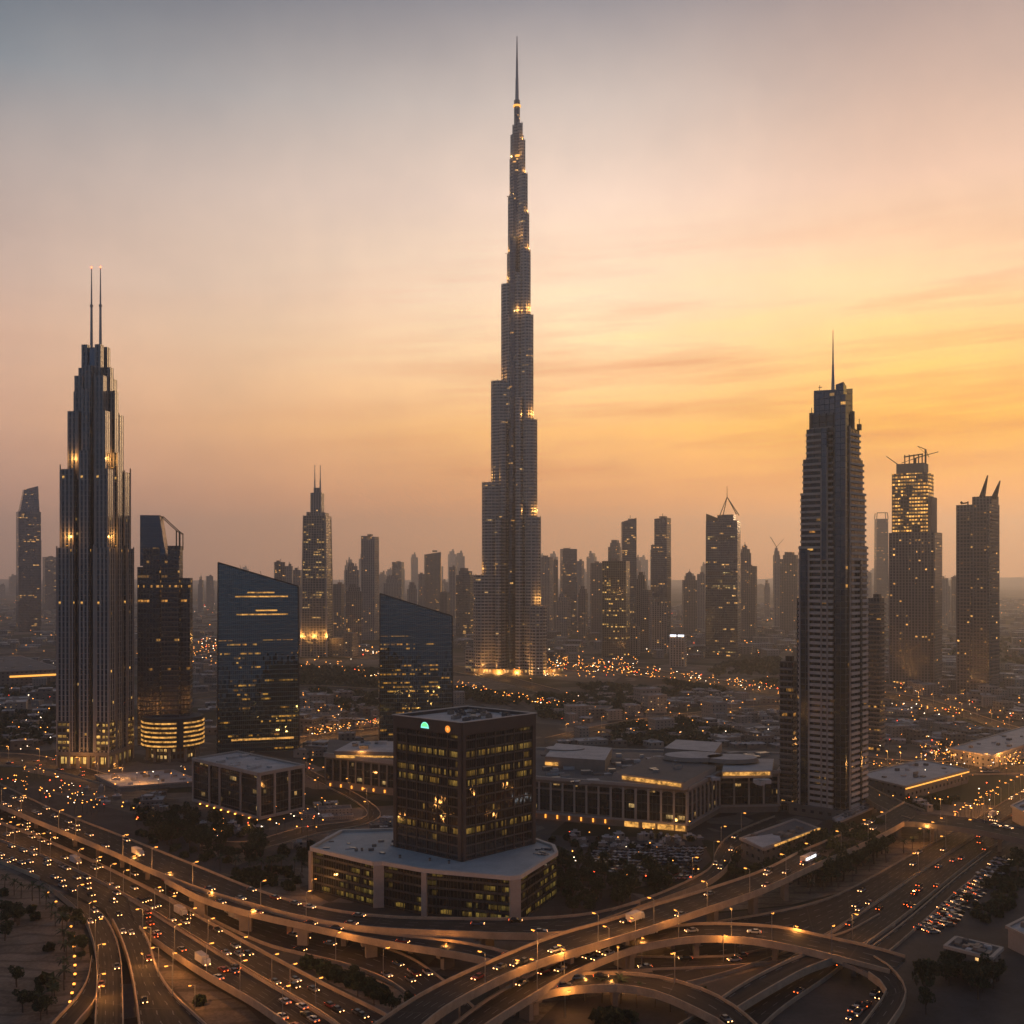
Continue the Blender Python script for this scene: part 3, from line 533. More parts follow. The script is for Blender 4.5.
# rooftop
ce = Vector(((tn[0] + tb[0]) / 2, (tn[1] + tb[1]) / 2)); dx_ = (Vector(tr) - Vector(tn)); dy_ = (Vector(tl) - Vector(tn)); ax = math.atan2(dx_.y, dx_.x)
for i in range(46):
    a, b = rnd.uniform(.28, .93), rnd.uniform(.1, .9)
    if a < .35 and b > .6: continue
    p = Vector(tn) + dx_ * a + dy_ * b; h = rnd.uniform(.5, 1.9); w, d = rnd.uniform(.8, 3.4), rnd.uniform(.8, 2.6)
    mb = MB()
    if rnd.random() < .3: mb.tube((0, 0, 0), (0, 0, h), w * .4, w * .4, 10); mb.tube((0, 0, h), (0, 0, h + .2), w * .5, w * .3, 10)
    else: mb.box(0, 0, 0, w, d, h, 0); mb.box(0, 0, h, w * .6, d * .6, .25, 1)
    o = mb.build('rooftop_unit', [M[rnd.choice(['roofw', 'roofd', 'steel', 'conc'])], M['dark']], T); o.location = (p.x, p.y, zt - .98); o.rotation_euler.z = ax
# roof signs on the left face
A, B = Vector(tl), Vector(tn); d = (B - A).normalized(); n_ = Vector((d.y, -d.x)); L = (B - A).length
def signpoly(name, t, zc, pts, mat, off, par=T):
    c = A + d * (L * t) + n_ * off; MB().face([(c.x + d.x * x, c.y + d.y * x, zc + y) for x, y in pts]).build(name, mat, par)
gs = emit('sign_green', (.2, .95, .32), 1.1); gt = emit('sign_teal', (.25, 1., .8), 1.3); og = emit('sign_orange', (1., .3, .03), 1.1); oy = emit('sign_orange_core', (1., .6, .15), 1.)
hz = zt - 3.2
signpoly('logo_dome_rim', .485, hz, [(2.5, -.35)] + [(2.2 * math.cos(t), 2.2 * math.sin(t)) for t in [R(12 * k) for k in range(16)]] + [(-2.3, -.35)], gt, 1.0)
signpoly('logo_dome', .485, hz, [(1.75 * math.cos(R(12 * k)), .25 + 1.65 * math.sin(R(12 * k))) for k in range(16)], gs, 1.06)
signpoly('logo_disc', .82, hz + .4, [(1.45 * math.cos(R(20 * k)), 1.45 * math.sin(R(20 * k))) for k in range(18)], og, 1.0)
signpoly('logo_disc_core', .82, hz + .4, [(.6 * math.cos(R(20 * k)), .6 * math.sin(R(20 * k))) for k in range(18)], oy, 1.06)
# podium
PT = thing('office_podium', 'low dark glass podium with pale roof around the foot of the brown office block', 'podium', base)
pp = [loc(W2(*q)) for q in ((312, 848), (374, 862.5), (383, 862), (425, 869.5), (510, 877), (519, 876), (556, 853), (553, 846), (530, 838))]
pp += [(pp[-1][0] - 20, pp[-1][1] + 22), (pp[0][0] + 8, pp[0][1] + 30)]
MB().prism(pp, 0, 17.6, 0, 1).build('wall', [M['dark'], M['tile']], PT)
for i, nb in ((0, 5), (2, 4), (3, 7), (5, 5)): bays(PT, pp[i], pp[i + 1], .6, 16.6, nb, FB['podium'], M['dark'], .22, .35, cname='mullion', pane=.2, ends=(False, False))
mb = MB(); q = pp
for i in range(len(q)):
    A, B = Vector(q[i]), Vector(q[(i + 1) % len(q)]); d = (B - A).normalized(); n_ = Vector((d.y, -d.x)); e0 = A + n_ * .9 - d * .3; e1 = B + n_ * .9 + d * .3
    mb.prism([tuple(e0), tuple(e1), tuple(B - n_ * .6), tuple(A - n_ * .6)], 16.9 + .01 * i, 18.5 + .013 * i, bot=True)
mb.build('roof_parapet', M['coping'], PT)
for (i, j, w, fr) in ((0, 1, 1.6, 0), (1, 2, 4.2, .5), (3, 4, 2.2, 0), (4, 5, 4.3, .5)):
    A, B = Vector(pp[i]), Vector(pp[j]); p = A.lerp(B, fr); d = (B - A).normalized(); n_ = Vector((d.y, -d.x)); p = p + n_ * .5
    MB().box(p.x, p.y, 0, w, 1.6, 16.9, rz=math.atan2(d.y, d.x)).build('pier', M['pale'], PT)
for i in range(26):
    x, y = rnd.uniform(325, 395), rnd.uniform(840, 855)
    if i > 12: x, y = rnd.uniform(536, 550), rnd.uniform(848, 856)
    p = loc(W2(x, y)); o = MB().box(0, 0, 0, rnd.uniform(.6, 3), rnd.uniform(.5, 1.6), rnd.uniform(.3, 1.1)).build('rooftop_unit', M[rnd.choice(['conc', 'roofw', 'roofd', 'steel'])], PT); o.location = (p[0], p[1], 17.61); o.rotation_euler.z = rnd.choice([.3, -.4])
for x, y in ((497, 852), (505, 850), (515, 848), (400, 857), (450, 866), (362, 850), (430, 860)):
    p = loc(W2(x, y)); 
    if (x, y) == (450, 866): p = loc(W2(449, 862.5))
    o = MB().box(0, 0, 0, .9, .9, 1.1).box(0, 0, 1.1, 1.1, 1.1, .12, 1).build('roof_vent', [M['conc'], M['dark']], PT); o.location = (p[0], p[1], 17.62)
# ---- small white framed block (left)
base = P(259, 822); T = thing('office_block', 'low dark glass cube with white arched frames and flat pale roof', 'office building', base)
n0 = (0, 0); l0 = P(194, 803.5) - base; r0 = P(302.7, 812) - base; b0 = l0 + r0
q = [n0, (r0.x, r0.y), (b0.x, b0.y), (l0.x, l0.y)]; H = 26.5
MB().prism(q, 2.5, H - .8, 0, 1).build('wall', [M['dark'], M['roofw']], T)
for A, B, nb in ((q[3], q[0], 3), (q[0], q[1], 3), (q[1], q[2], 3), (q[2], q[3], 3)):
    A, B = Vector(A), Vector(B)
    if nb == 3 and A == Vector(q[3]):
        for t0, t1 in ((0, .27), (.27, .43), (.43, .75), (.75, 1)): bays(T, A.lerp(B, t0), A.lerp(B, t1), 3, H - 1.6, 1, FB['mall'], M['pale'], 1.15, 1., arch=1.6, pane=.3)
    else: bays(T, A, B, 3, H - 1.6, nb, FB['mall'], M['pale'], 1.3, 1., arch=2.4, pane=.3)
mb = MB()
for i in range(4):
    A, B = Vector(q[i]), Vector(q[(i + 1) % 4]); d = (B - A).normalized(); n_ = Vector((d.y, -d.x)); e0 = A + n_ * 1.1 - d * .7; e1 = B + n_ * 1.1 + d * .7
    mb.prism([tuple(e0), tuple(e1), tuple(B - n_ * .5), tuple(A - n_ * .5)], H - 1.5 + .01 * i, H + .2 + .013 * i, bot=True); mb.prism([tuple(e0), tuple(e1), tuple(B - n_ * .5), tuple(A - n_ * .5)], 1.4 + .01 * i, 2.9 + .013 * i, bot=True)
mb.build('white_frame', M['pale'], T)
MB().prism([(x * .9 + b0.x * .05, y * .9 + b0.y * .05) for x, y in q], 0, 2.6).build('base_wall', facade('small_block_base', (.15, .09, .03), (.1, .08, .06), 4., 3., .5, .1, .9, 1, 1., 1.8), T)
for i in range(12):
    t = rnd.uniform(.15, .85), rnd.uniform(.15, .85); p = r0 * t[0] + l0 * t[1]
    o = MB().box(0, 0, 0, rnd.uniform(1.5, 6), rnd.uniform(1.5, 4), rnd.uniform(.5, 1.5)).build('rooftop_unit', M['roofw'], T); o.location = (p.x, p.y, H - .79); o.rotation_euler.z = math.atan2(r0.y, r0.x)
for i in range(9):
    e = P(200 + i * 7, 806.5 + i * 2.0) - base if i < 8 else P(270, 822) - base; o = MB().box(0, 0, 0, .3, .3, 1.2, 0).box(0, 0, 1.2, .7, .7, .5, 1).build('bollard_light', [M['dark'], M['lamp']], T); o.location = (e.x, e.y, 0)
# ---- colonnaded mall
base = P(687, 832); T = thing('shopping_mall', 'long colonnaded mall with terraces of lit roof strips right of the office block', 'shopping mall', base)
Wl = lambda x, y, zz=0.: (P(x, y, zz) - base).to_2d()
q0, q1, q2, q3, q4 = Wl(505, 816), Wl(611, 825.5), Wl(687, 832), Wl(719, 813), Wl(778, 812)
q5 = q4 + Vector((22, 60)); q6 = q0 + Vector((-10, 95)); H = 23.5; q1b = Vector((q1.x, q1.y))
MB().prism([tuple(v) for v in (q0, q1, q2, q3, q4, q5, q6)], 0, H - .9, 0, 1).build('wall', [M['conc'], M['roofd']], T)
bays(T, q0, q1, 5.4, H - 3.4, 9, FB['mall'], M['pale'], .95, .9, split=17, pane=.25)
bays(T, q1, q2, 4.6, H - 3.2, 6, FB['mall'], M['pale'], 1.1, .9, arch=1.2, pane=.25)
bays(T, q2, q3, 4.6, H - 3.2, 8, FB['mall'], M['pale'], 1.1, .9, arch=1.2, pane=.25)
bays(T, q3, q4, 5, H - 3.6, 4, FB['mall'], M['pale'], 1.0, .9, split=17, pane=.25)
mb = MB(); qq = [q0, q1, q2, q3, q4, q5, q6]
for i in range(7):
    A, B = qq[i], qq[(i + 1) % 7]; d = (B - A).normalized(); n_ = Vector((d.y, -d.x)); e0 = A + n_ * 1.4 - d * .4; e1 = B + n_ * 1.4 + d * .4
    mb.prism([tuple(e0), tuple(e1), tuple(B - n_ * .7), tuple(A - n_ * .7)], H - 1.6 + .01 * i, H + .013 * i, bot=True); mb.prism([tuple(e0), tuple(e1), tuple(B - n_ * .7), tuple(A - n_ * .7)], 3.4 + .01 * i, 4.3 + .013 * i, bot=True)
mb.build('cornice', M['pale'], T)
glow = emit('arcade_lantern', (1., .34, .04), 2.)
for i in range(9):
    p = q0.lerp(q1, (i + .5) / 9); n_ = Vector((.1, -1)); o = MB().box(0, 0, 0, .8, .4, 2., 0).build('wall_lantern', glow, T); o.location = (p.x + n_.x, p.y + n_.y, 1.2)
for t0, t1 in ((.18, .36), (.42, .58), (.62, .82), (.85, .97)):
    A, B = q1.lerp(q2, t0), q1.lerp(q2, t1); n_ = Vector((.15, -1)); MB().prism([tuple(A + n_ * .9), tuple(B + n_ * .9), tuple(B), tuple(A)], .4, 3.0).build('shop_window', M['strip'], T)
plight(T, (q2.x - 12, q2.y - 8, 3), 1800)
# upper terraces
def block(root, pts, z0, z1, mat, top, name='roof_block'): return MB().prism([tuple(p) for p in pts], z0, z1, 0, 1).build(name, [mat, top], root)
block(T, [Wl(545, 766, H), Wl(605, 770, H), Wl(612, 757, H), Wl(556, 752, H)], H - .8, H + 5.5, M['conc'], M['roofw'])
block(T, [Wl(613, 779, H), Wl(684, 789, H), Wl(716, 772, H), Wl(655, 762, H)], H - .8, H + 3.4, M['pale'], M['roofd'])
block(T, [Wl(722, 777, H), Wl(772, 776, H), Wl(774, 764, H), Wl(725, 763, H)], H - .8, H + 3., M['pale'], M['roofw'])
block(T, [Wl(664, 758, H), Wl(715, 762, H), Wl(722, 752, H), Wl(676, 749, H)], H - .8, H + 6., M['conc'], M['roofw'])
for A, B in ((Wl(622, 780.6, H), Wl(681, 788.8, H)), (Wl(723, 777.2, H), Wl(770, 776.6, H)), (Wl(545, 766.4, H), Wl(558, 767.2, H))):
    n_ = Vector((.12, -1)); MB().prism([tuple(A + n_ * .35), tuple(B + n_ * .35), tuple(B - n_ * .3), tuple(A - n_ * .3)], H + .8, H + 2.6, bot=True).build('lit_roof_strip', M['strip'], T)
for x, y, r in ((694, 755, 13), (732, 757, 11), (565, 748, 9)):
    p = Wl(x, y, H + 6); o = MB().prism([(r * math.cos(t) * 1.4, r * math.sin(t)) for t in [R(15 * k) for k in range(24)]], 0, 2.2, 0, 1, poly1=[(r * .92 * math.cos(t) * 1.4, r * .92 * math.sin(t)) for t in [R(15 * k) for k in range(24)]]).build('roof_dome', [M['conc'], M['roofw']], T); o.location = (p.x, p.y, H + 4)
for i in range(75):
    x, y = rnd.uniform(540, 770), rnd.uniform(752, 786)
    if x > 612 and y > 770 and x < 715: y = rnd.uniform(765, 780)
    p = Wl(x, y, H)
    if p.y < 8 and x < 615: p.y += 16
    hb = H + (3.38 if (625 < x < 705 and 766 < y < 780) else -.9)
    o = MB().box(0, 0, 0, rnd.uniform(1.5, 9), rnd.uniform(1.5, 5), rnd.uniform(.8, 2.6), 0, 1).build('rooftop_unit', [M[rnd.choice(['roofw', 'roofd', 'conc', 'pale'])], M[rnd.choice(['roofw', 'roofd', 'steel'])]], T); o.location = (p.x, p.y, hb); o.rotation_euler.z = rnd.choice([.1, .1, .5])
# ---- colonnade wing left of the office
base = P(326, 787); T = thing('shopping_arcade', 'colonnaded low wing with glowing curved roof left of the brown office block', 'building', base)
a0, a1 = Vector((0, 0)), (P(420, 799) - base).to_2d(); d2 = Vector((-8, 60))
MB().prism([tuple(a0), tuple(a1), tuple(a1 + d2), tuple(a0 + d2)], 0, 21, 0, 1).build('wall', [M['conc'], M['roofd']], T)
bays(T, a0, a1, 4.5, 18, 12, FB['mall'], M['conc'], .9, .8, pane=.25)
d = (a1 - a0).normalized(); n_ = Vector((d.y, -d.x)); MB().prism([tuple(a0 + n_ * 1.3 - d), tuple(a1 + n_ * 1.3), tuple(a1 - n_ * .6), tuple(a0 - n_ * .6 - d)], 19, 21.6, bot=True).build('cornice', M['pale'], T)
for i in range(8): p = a0.lerp(a1, (i + .5) / 8.5) + n_ * 1; o = MB().box(0, 0, 0, .9, .4, 1.8).build('wall_lantern', glow, T); o.location = (p.x, p.y, 1.2)
cc = a0.lerp(a1, .55) + Vector((0, 28))
MB().prism([(cc.x - 26, cc.y - 20), (cc.x + 28, cc.y - 26), (cc.x + 26, cc.y + 16), (cc.x - 20, cc.y + 18)], 20.4, 24.4, 0, 1).build('upper_terrace', [M['strip'], M['roofw']], T)
MB().prism([(cc.x - 27, cc.y - 21), (cc.x + 29, cc.y - 27), (cc.x + 27, cc.y + 17), (cc.x - 21, cc.y + 19)], 22.3, 24.7, 0, 1, bot=True).build('roof_rim', [M['conc'], M['roofw']], T)
for i in range(16): o = MB().box(0, 0, 0, rnd.uniform(1, 6), rnd.uniform(1, 4), rnd.uniform(.6, 2)).build('rooftop_unit', M[rnd.choice(['conc', 'roofd', 'roofw'])], T); o.location = (cc.x + rnd.uniform(-20, 22), cc.y + rnd.uniform(-18, 12), 24.72)
plight(T, (cc.x - 10, cc.y - 24, 26), 2500)
# ---- tallest tower: three stepped wings round a core
base = push(P(517, 674), 30); s = S(674) * 1.02; zb = lambda y: ZT(y, s)
T = thing('supertall_tower', 'tallest tower of the city with stepped setbacks and a long needle spire', 'skyscraper', base, az_of(517))
def stadium(L, r, th, n=9):
    d = Vector((math.cos(th), math.sin(th))); e = Vector((-d.y, d.x)); c = d * max(L, 0)
    return [tuple(-e * r)] + [tuple(c + d * (r * math.cos(t)) + e * (r * math.sin(t))) for t in [-math.pi / 2 + math.pi * k / n for k in range(n + 1)]] + [tuple(e * r)]
wings = {190: [(43, 575), (34.5, 483), (25.5, 382), (15.4, 285), (9.6, 254), (8.6, 197), (7, 160), (4.2, 126)],
         310: [(29.5, 605), (23.5, 518), (20, 422), (16.2, 318), (13.4, 254), (12, 217), (10.4, 177), (8, 143), (5.4, 125)],
         70: [(26, 620), (22, 560), (18, 450), (14, 350), (11, 270), (8, 200), (6, 150), (4, 126)]}
for th, steps in wings.items():
    t = R(th); mb = MB(); prev = 0
    for i, (e, yt) in enumerate(steps):
        ext = e * s; r = max(3.2, 12.5 - i * 1.25); L = (ext - r) / abs(math.cos(t)) if th != 70 else ext - r
        z0 = 0 if i == 0 else zb(steps[i - 1][1]) - 1
        L = max(L, .1)
        mb.prism(stadium(L, r, t), z0 - (.0), zb(yt), 0, 1)
        if i < len(steps) - 1 and th != 70:
            e2 = steps[i + 1][0] * s; r2 = max(3.2, 12.5 - (i + 1) * 1.25); L2 = (e2 - r2) / abs(math.cos(t))
            dd = max(L2 + r2 + 3.5, L + r - 3); uplight(T, math.cos(t) * dd, math.sin(t) * dd, zb(yt), 15000 if i < 4 else 4000, 1.5, 9 if i < 4 else 5)
    mb.build('wing', [FB['burj'], M['roofd']], T)
    mb = MB()                                                # vertical steel fins along the nose and flanks
    for i, (e, yt) in enumerate(steps):
        ext = e * s; r = max(3.2, 12.5 - i * 1.25); L = (ext - r) / abs(math.cos(t)) if th != 70 else ext - r
        z0 = 0 if i == 0 else zb(steps[i - 1][1]); pts = stadium(max(L, .1), r + .25, t)
        for k in (1, 3, 5, 7, 9): mb.tube((pts[k][0], pts[k][1], z0), (pts[k][0], pts[k][1], zb(yt) + 1.5), .55, .55, 4)
    mb.build('steel_fins', M['steel'], T)
for a_, L_, r_, yt, mk in ((247, 13, 5.5, 240, 'bluefar'), (222, 15, 4.5, 317, 'burj'), (276, 15, 4.5, 276, 'burj'), (222, 25, 5, 422, 'burj'), (276, 22, 5, 400, 'burj'), (247, 19, 4.4, 430, 'bluefar'), (222, 33, 5, 520, 'burj'), (276, 28, 5, 505, 'burj'), (247, 23, 4, 560, 'bluefar')):
    MB().prism(stadium(L_, r_, R(a_)), 0, zb(yt), 0, 1).build('buttress', [FB[mk], M['roofd']], T)
    for sg in (-1, 1):
        ee = Vector((-math.sin(R(a_)), math.cos(R(a_)))) * sg * (r_ + .3) + Vector((math.cos(R(a_)), math.sin(R(a_)))) * (L_ - 1)
        MB().tube((ee.x, ee.y, 0), (ee.x, ee.y, zb(yt) + 2), .7, .7, 4).build('steel_fin', M['dark'], T)
MB().prism([(9 * math.cos(R(60 * k)), 9 * math.sin(R(60 * k))) for k in range(6)], 0, zb(135), 0, 1).prism([(4 * math.cos(R(60 * k)), 4 * math.sin(R(60 * k))) for k in range(6)], zb(135), zb(100), 0, 1).build('core', [FB['bluefar'], M['roofd']], T)
MB().tube((0, 0, zb(101)), (0, 0, zb(78)), 2.6, 2.0, 8).tube((0, 0, zb(78)), (0, 0, zb(60)), 1.8, 1.4, 8).tube((0, 0, zb(60)), (0, 0, zb(36)), 1.3, .55, 8).build('spire', M['steel'], T)
for yy in (106, 158, 242, 317):
    MB().prism([(5.2 * math.cos(R(30 * k)) + (2 if yy > 120 else 0), 5.2 * math.sin(R(30 * k)) - (6 if yy > 120 else 0)) for k in range(12)], zb(yy) - 1, zb(yy) + 1.2, bot=True).build('terrace_glow', M['gold'], T)  # self-glowing discs imitate the uplight wash on the setback terraces
    plight(T, (0, -22, zb(yy) + 6), 6000 if yy > 120 else 150)
lobby = facade('annex_glow', (.2, .12, .05), (.12, .09, .07), 4., 7., .35, .3, .85, 1, 1., 1.7, clus=.0001)
for i in range(16):
    a = R(180 + i * 12); c = (62 * math.cos(a), 14 * math.sin(a) - 22)
MB().prism([(62 * math.cos(t), 30 * math.sin(t) - 10) for t in [R(12 * k) for k in range(30)]], 0, 7, 0, 1).build('podium', [lobby, M['roofd']], T)
MB().prism([(-70, 0), (-42, -18), (-42, 14), (-66, 20)], 0, 30, 0, 1).build('annex', [FB['burj'], M['roofd']], T)
for x in (-50, -25, 0, 25, 50): uplight(T, x, -41, .1, 22000, 2)
for x, y in ((-50, -12), (36, -36)): plight(T, (x, y, 12), 40000)
# ---- banded residential tower on the right with needle
s = S(820); c0 = push(P(833, 820), 17); s2 = s * (1 + 17 / c0.y); z = lambda y: ZT(y, s2)
T = thing('skyscraper', 'tall banded residential tower at right with balconies and a single needle', 'skyscraper', c0, az_of(833) + R(-24))
tiers = [(27.5, 28, 546), (25.8, 26.6, 494), (24, 25, 460), (21.2, 22.4, 430), (17, 18.4, 415)]
mb = MB()
for w, d, yt in tiers: mb.box(0, 0, 0 if yt == 546 else z(546) - 3, w, d, z(yt) - (0 if yt == 546 else z(546) - 3), 0, 1)
mb.build('tower_body', [FB['balcony'], M['roofd']], T)
for k_ in range(int(z(430) / 3.3)):
    zz = 6 + k_ * 3.3
    w, d = next(((a, b) for a, b, yt in tiers if zz < z(yt) - 1), (None, None))
    if w is None: continue
    t = 1.6 if zz < z(600) else 1.25; m_ = MB()
    for cx, cy_, sx, sy in ((-w * .08, -d / 2 - .55, w * .64, 1.3), (w / 2 + .55, d * .05, 1.3, d * .78), (-w / 2 - .55, 0, 1.3, d * .8), (0, d / 2 + .55, w * .8, 1.3), (-w * .46, -d / 2 - .3, w * .08, 1.2), (w / 2 + .3, d * .46, 1.2, d * .08)):
        m_.box(cx, cy_, zz, sx, sy, t, bot=True)
    m_.build('balcony_floor', M['coping'], T)
mb = MB()
w, d = 27.5, 28
mb.box(w / 2 - 2.6, -d / 2 + .2, 3, 6., 4.2, z(400) - 3, 0, 1)                 # dark glass spine at the corner
mb.box(-w * .36, -d / 2 - .5, 3, 4.4, 2.6, z(550) - 3, 0, 1); mb.box(w * .06, -d / 2 - .45, z(560), 3.2, 2.2, z(432) - z(560), 0, 1); mb.box(w / 2 + .5, d * .1, 3, 2.2, 2.4, z(560) - 3, 0, 1)
mb.build('glass_spine', [FB['spine'], M['dark']], T)
mb = MB()
for x, y, t in ((w / 2 - 5.4, -d / 2 - .7, 430), (w / 2 + .9, -d / 2 + 2.6, 430), (-w * .455, -d / 2 - 1.3, 550), (-w * .265, -d / 2 - 1.3, 550), (0, -d / 2 - 1.2, 470), (w * .125, -d / 2 - 1.2, 450)): mb.box(x, y, 3, .7, .9, z(t) - 3)
mb.build('vertical_pier', M['pale'], T)
q = [(-7.5, -8.5), (8, -8.5), (8, 8), (-7.5, 8)]
MB().prism(q, z(416), [z(391), z(393), z(388), z(389)], 0, 1).prism([(6, -10), (10.5, -10), (9.6, -4), (6, -4)], z(430), [z(388), z(386), z(389), z(391)], 0, 1).build('crown', [FB['spine'], M['dark']], T)
for x, y, yy in ((-9, -8, 413), (9.5, 4, 412), (-8, 7, 412), (11, 10, 424)): MB().box(x, y, z(430), 2, 2, z(yy) - z(430)).box(x, y, z(yy), .3, .3, 3).build('turret', M['conc'], T)
MB().tube((0, 0, z(392)), (0, 0, z(365)), 1.1, .6, 8).tube((0, 0, z(365)), (0, 0, z(330)), .55, .15, 8).tube((-6, -4, z(390)), (-6, -4, z(385)), .2).tube((-6.8, -4, z(387)), (-4.6, -4, z(387)), .2).build('spire', M['steel'], T)
MB().box(0, 0, 0.02, 36, 36, 6).build('base_block', [FB['lowd']], T)
# low neighbours of the banded tower
def slabtower(px0, px1, yt, yb, lab, mat, rz=-20, ratio=.8, name='apartment_tower', cat='tower', dy=0):
    s = S(yb); c0 = P((px0 + px1) / 2, yb); W_ = (px1 - px0) * s; th = R(abs(rz)); w = W_ / (math.cos(th) + ratio * math.sin(th)); dd = w * ratio
    s *= 1 + (dd / 2) / c0.y; c0 = push(c0, dd / 2)
    T = thing(name, lab, cat, c0, az_of((px0 + px1) / 2) + R(rz)); H = ZT(yt, s)
    return T, w, dd, H, s
for x0, x1, yt, yb, lab in ((780, 797, 661, 812, 'short dark balconied block tucked against the left of the banded tower'), (868, 884, 598, 752, 'dark balconied slab standing just right of the banded tower'), (797, 806, 598, 814, 'thin dark wing rising against the left side of the banded tower')):
    T, w, d, H, s_ = slabtower(x0, x1, yt, yb, lab, None, -18, 1.1)
    MB().box(0, 0, 0, w, d, H, 0, 1).box(w * .1, 0, H, w * .5, d * .5, 3, 0, 1).build('tower_body', [FB['dkglass'], M['roofd']], T)
    m_ = MB().box(0, -d / 2 - .6, 0, w * 1.02, 1.2, 1.).box(w / 2 + .6, 0, 0, 1.2, d, 1., 0); me = m_.mesh('balcony_floor', [M['conc']])
    for k_ in range(int((H - 6) / 3.4)): inst(me, 'balcony_floor', T, (0, 0, 5 + k_ * 3.4))
# ---- tower with lit unfinished top and cranes
T, w, d, H, s_ = slabtower(890, 941, 530, 688, 'broad tower under construction with a glowing gridded top and cranes', None, -14, .7, 'construction_tower', 'skyscraper'); z = lambda y: ZT(y, s_)
MB().box(0, 0, 0, w, d, z(533), 0, 1).box(-w * .04, 0, 0, w * .9, d * 1.06, z(560), 0, 1).build('tower_body', [FB['residk'], M['roofd']], T)
MB().box(-w * .06, 0, z(534), w * .78, d * .8, z(474) - z(534), 0, 1).build('unfinished_floors', [FB['lit'], M['roofd']], T)
MB().box(-w * .4, 0, z(534), w * .12, d * .7, z(493) - z(534)).box(w * .36, 0, z(534), w * .1, d * .7, z(498) - z(534)).box(-w * .07, 0, z(475), w * .6, d * .6, z(464) - z(475)).build('core_walls', [M['conc']], T)
mb = MB()
for x in (-.2, -.1, 0, .1, .18): mb.tube((w * x, -d * .2, z(465)), (w * x, -d * .2, z(455)), .8)
mb.tube((w * -.22, -d * .2, z(457)), (w * .2, -d * .2, z(455)), .8).build('roof_frame', M['dark'], T)
def crane(x, y, yb, ym, x1, y1, x2=None, y2=None, lab='', par=None):
    ax_, ay = 0, 0
    o = thing('tower_crane', lab, 'crane', par.matrix_basis @ Vector((x, y, z(yb))), par.rotation_euler.z)
    h = z(ym) - z(yb); MB().box(0, 0, 0, 1.8, 1.8, h).build('mast', M['dark'], o)
    MB().tube((0, 0, h), (x1, 0, y1), .7, .5, 4).build('jib', M['dark'], o)
    if x2 is not None: MB().tube((0, 0, h), (x2, 0, y2), .35, .3, 4).tube((x1, 0, y1), (x2, 0, y2 + .5), .22, .22, 4).build('counter_jib', M['dark'], o)
    return o
crane(-w * .32, 0, 475, 466, -17, 24, None, None, 'crane with a raised jib on the left shoulder of the glowing unfinished tower', T)
crane(0, 0, 465, 458, 26, 14, -16, 3, 'crane with near-level jib atop the glowing unfinished tower', T)
crane(w * .22, 0, 465, 450, -9, 22, 4, 8, 'crane with a steep jib at the right of the glowing unfinished tower roof', T)
# ---- far right tower with leaning fins
T, w, d, H, s_ = slabtower(957.5, 998, 505, 697, 'slender dark tower near the right edge with leaning fins on its roof', None, -22, .8, 'skyscraper', 'skyscraper'); z = lambda y: ZT(y, s_)
MB().box(0, 0, 0, w, d, H, 0, 1).box(w * .2, d * .1, H, w * .58, d * .7, z(497) - H, 0, 1).build('tower_body', [FB['residk'], M['roofd']], T)
m_ = MB().box(-w * .22, -d / 2 - .7, 0, w * .34, 1.4, 1.2).box(w * .25, -d / 2 - .7, 0, w * .34, 1.4, 1.2).box(w / 2 + .7, 0, 0, 1.4, d * .7, 1.2); me = m_.mesh('balcony_floor', [M['conc']])
for k_ in range(int((H - 12) / 4.2)): inst(me, 'balcony_floor', T, (0, 0, 10 + k_ * 4.2))
for x, t, b in ((.05, 476, 1), (.42, 482, 1)):
    MB().prism([(w * x, -4), (w * x + 6, -4), (w * x + 6, 0), (w * x, 0)], z(500), z(t), poly1=[(w * x + 9, -2), (w * x + 10, -2), (w * x + 10, -1), (w * x + 9, -1)]).build('roof_fin', M['dark'], T)
mb = MB().tube((-w * .5, 0, z(503)), (-w * .28, 0, z(502)), .8).tube((-w * .3, 0, H), (-w * .3, 0, z(501)), .8); mb.blob((-w * .5, 0, z(502)), 2).build('roof_hoist', M['dark'], T)
# ---- twin spired tapered tower (centre left)
T, w, d, H, s_ = slabtower(301, 333.5, 516, 657, 'tapered glowing tower with twin antennas in the middle distance at left', None, -16, .9, 'skyscraper', 'skyscraper'); z = lambda y: ZT(y, s_)
gf = facade('tapered_lit_glass', (.05, .045, .038), (.22, .17, .12), 5., 4., .25, .25, .5, 3, .5, 1.3, (1., .5, .12), clus=.2)
def sq(w, d): return [(-w / 2, -d / 2), (w / 2, -d / 2), (w / 2, d / 2), (-w / 2, d / 2)]
MB().prism(sq(w, d), 0, H, 0, 1, poly1=sq(w * .84, d * .84)).build('tower_body', [gf, M['roofd']], T)
MB().prism(sq(w * .42, d * .42), H, z(493), 0, 1).prism(sq(w * .2, d * .3), z(493), z(488), 0, 1).box(-w * .3, 0, H, w * .1, d * .5, 6).box(w * .3, 0, H, w * .14, d * .6, 5).build('crown', [FB['resi'], M['roofd']], T)
for x in (-4, 5): MB().tube((x, 0, z(494)), (x, 0, z(480)), 1.6, 1.2).tube((x, 0, z(480)), (x, 0, z(465)), .9, .5).build('spire', M['steel'], T)
for k_ in range(4):
    mb = MB()
    sx, sy = ((-1, -1), (1, -1), (1, 1), (-1, 1))[k_]; mb.tube((sx * w / 2, sy * d / 2, 0), (sx * w * .42, sy * d * .42, H), 1.4, 1., 4); mb.build('corner_pier', M['pale'], T)
for x in (-.46, 0, .5): uplight(T, w * x, -d * .56, 30.2, 26000, 3)
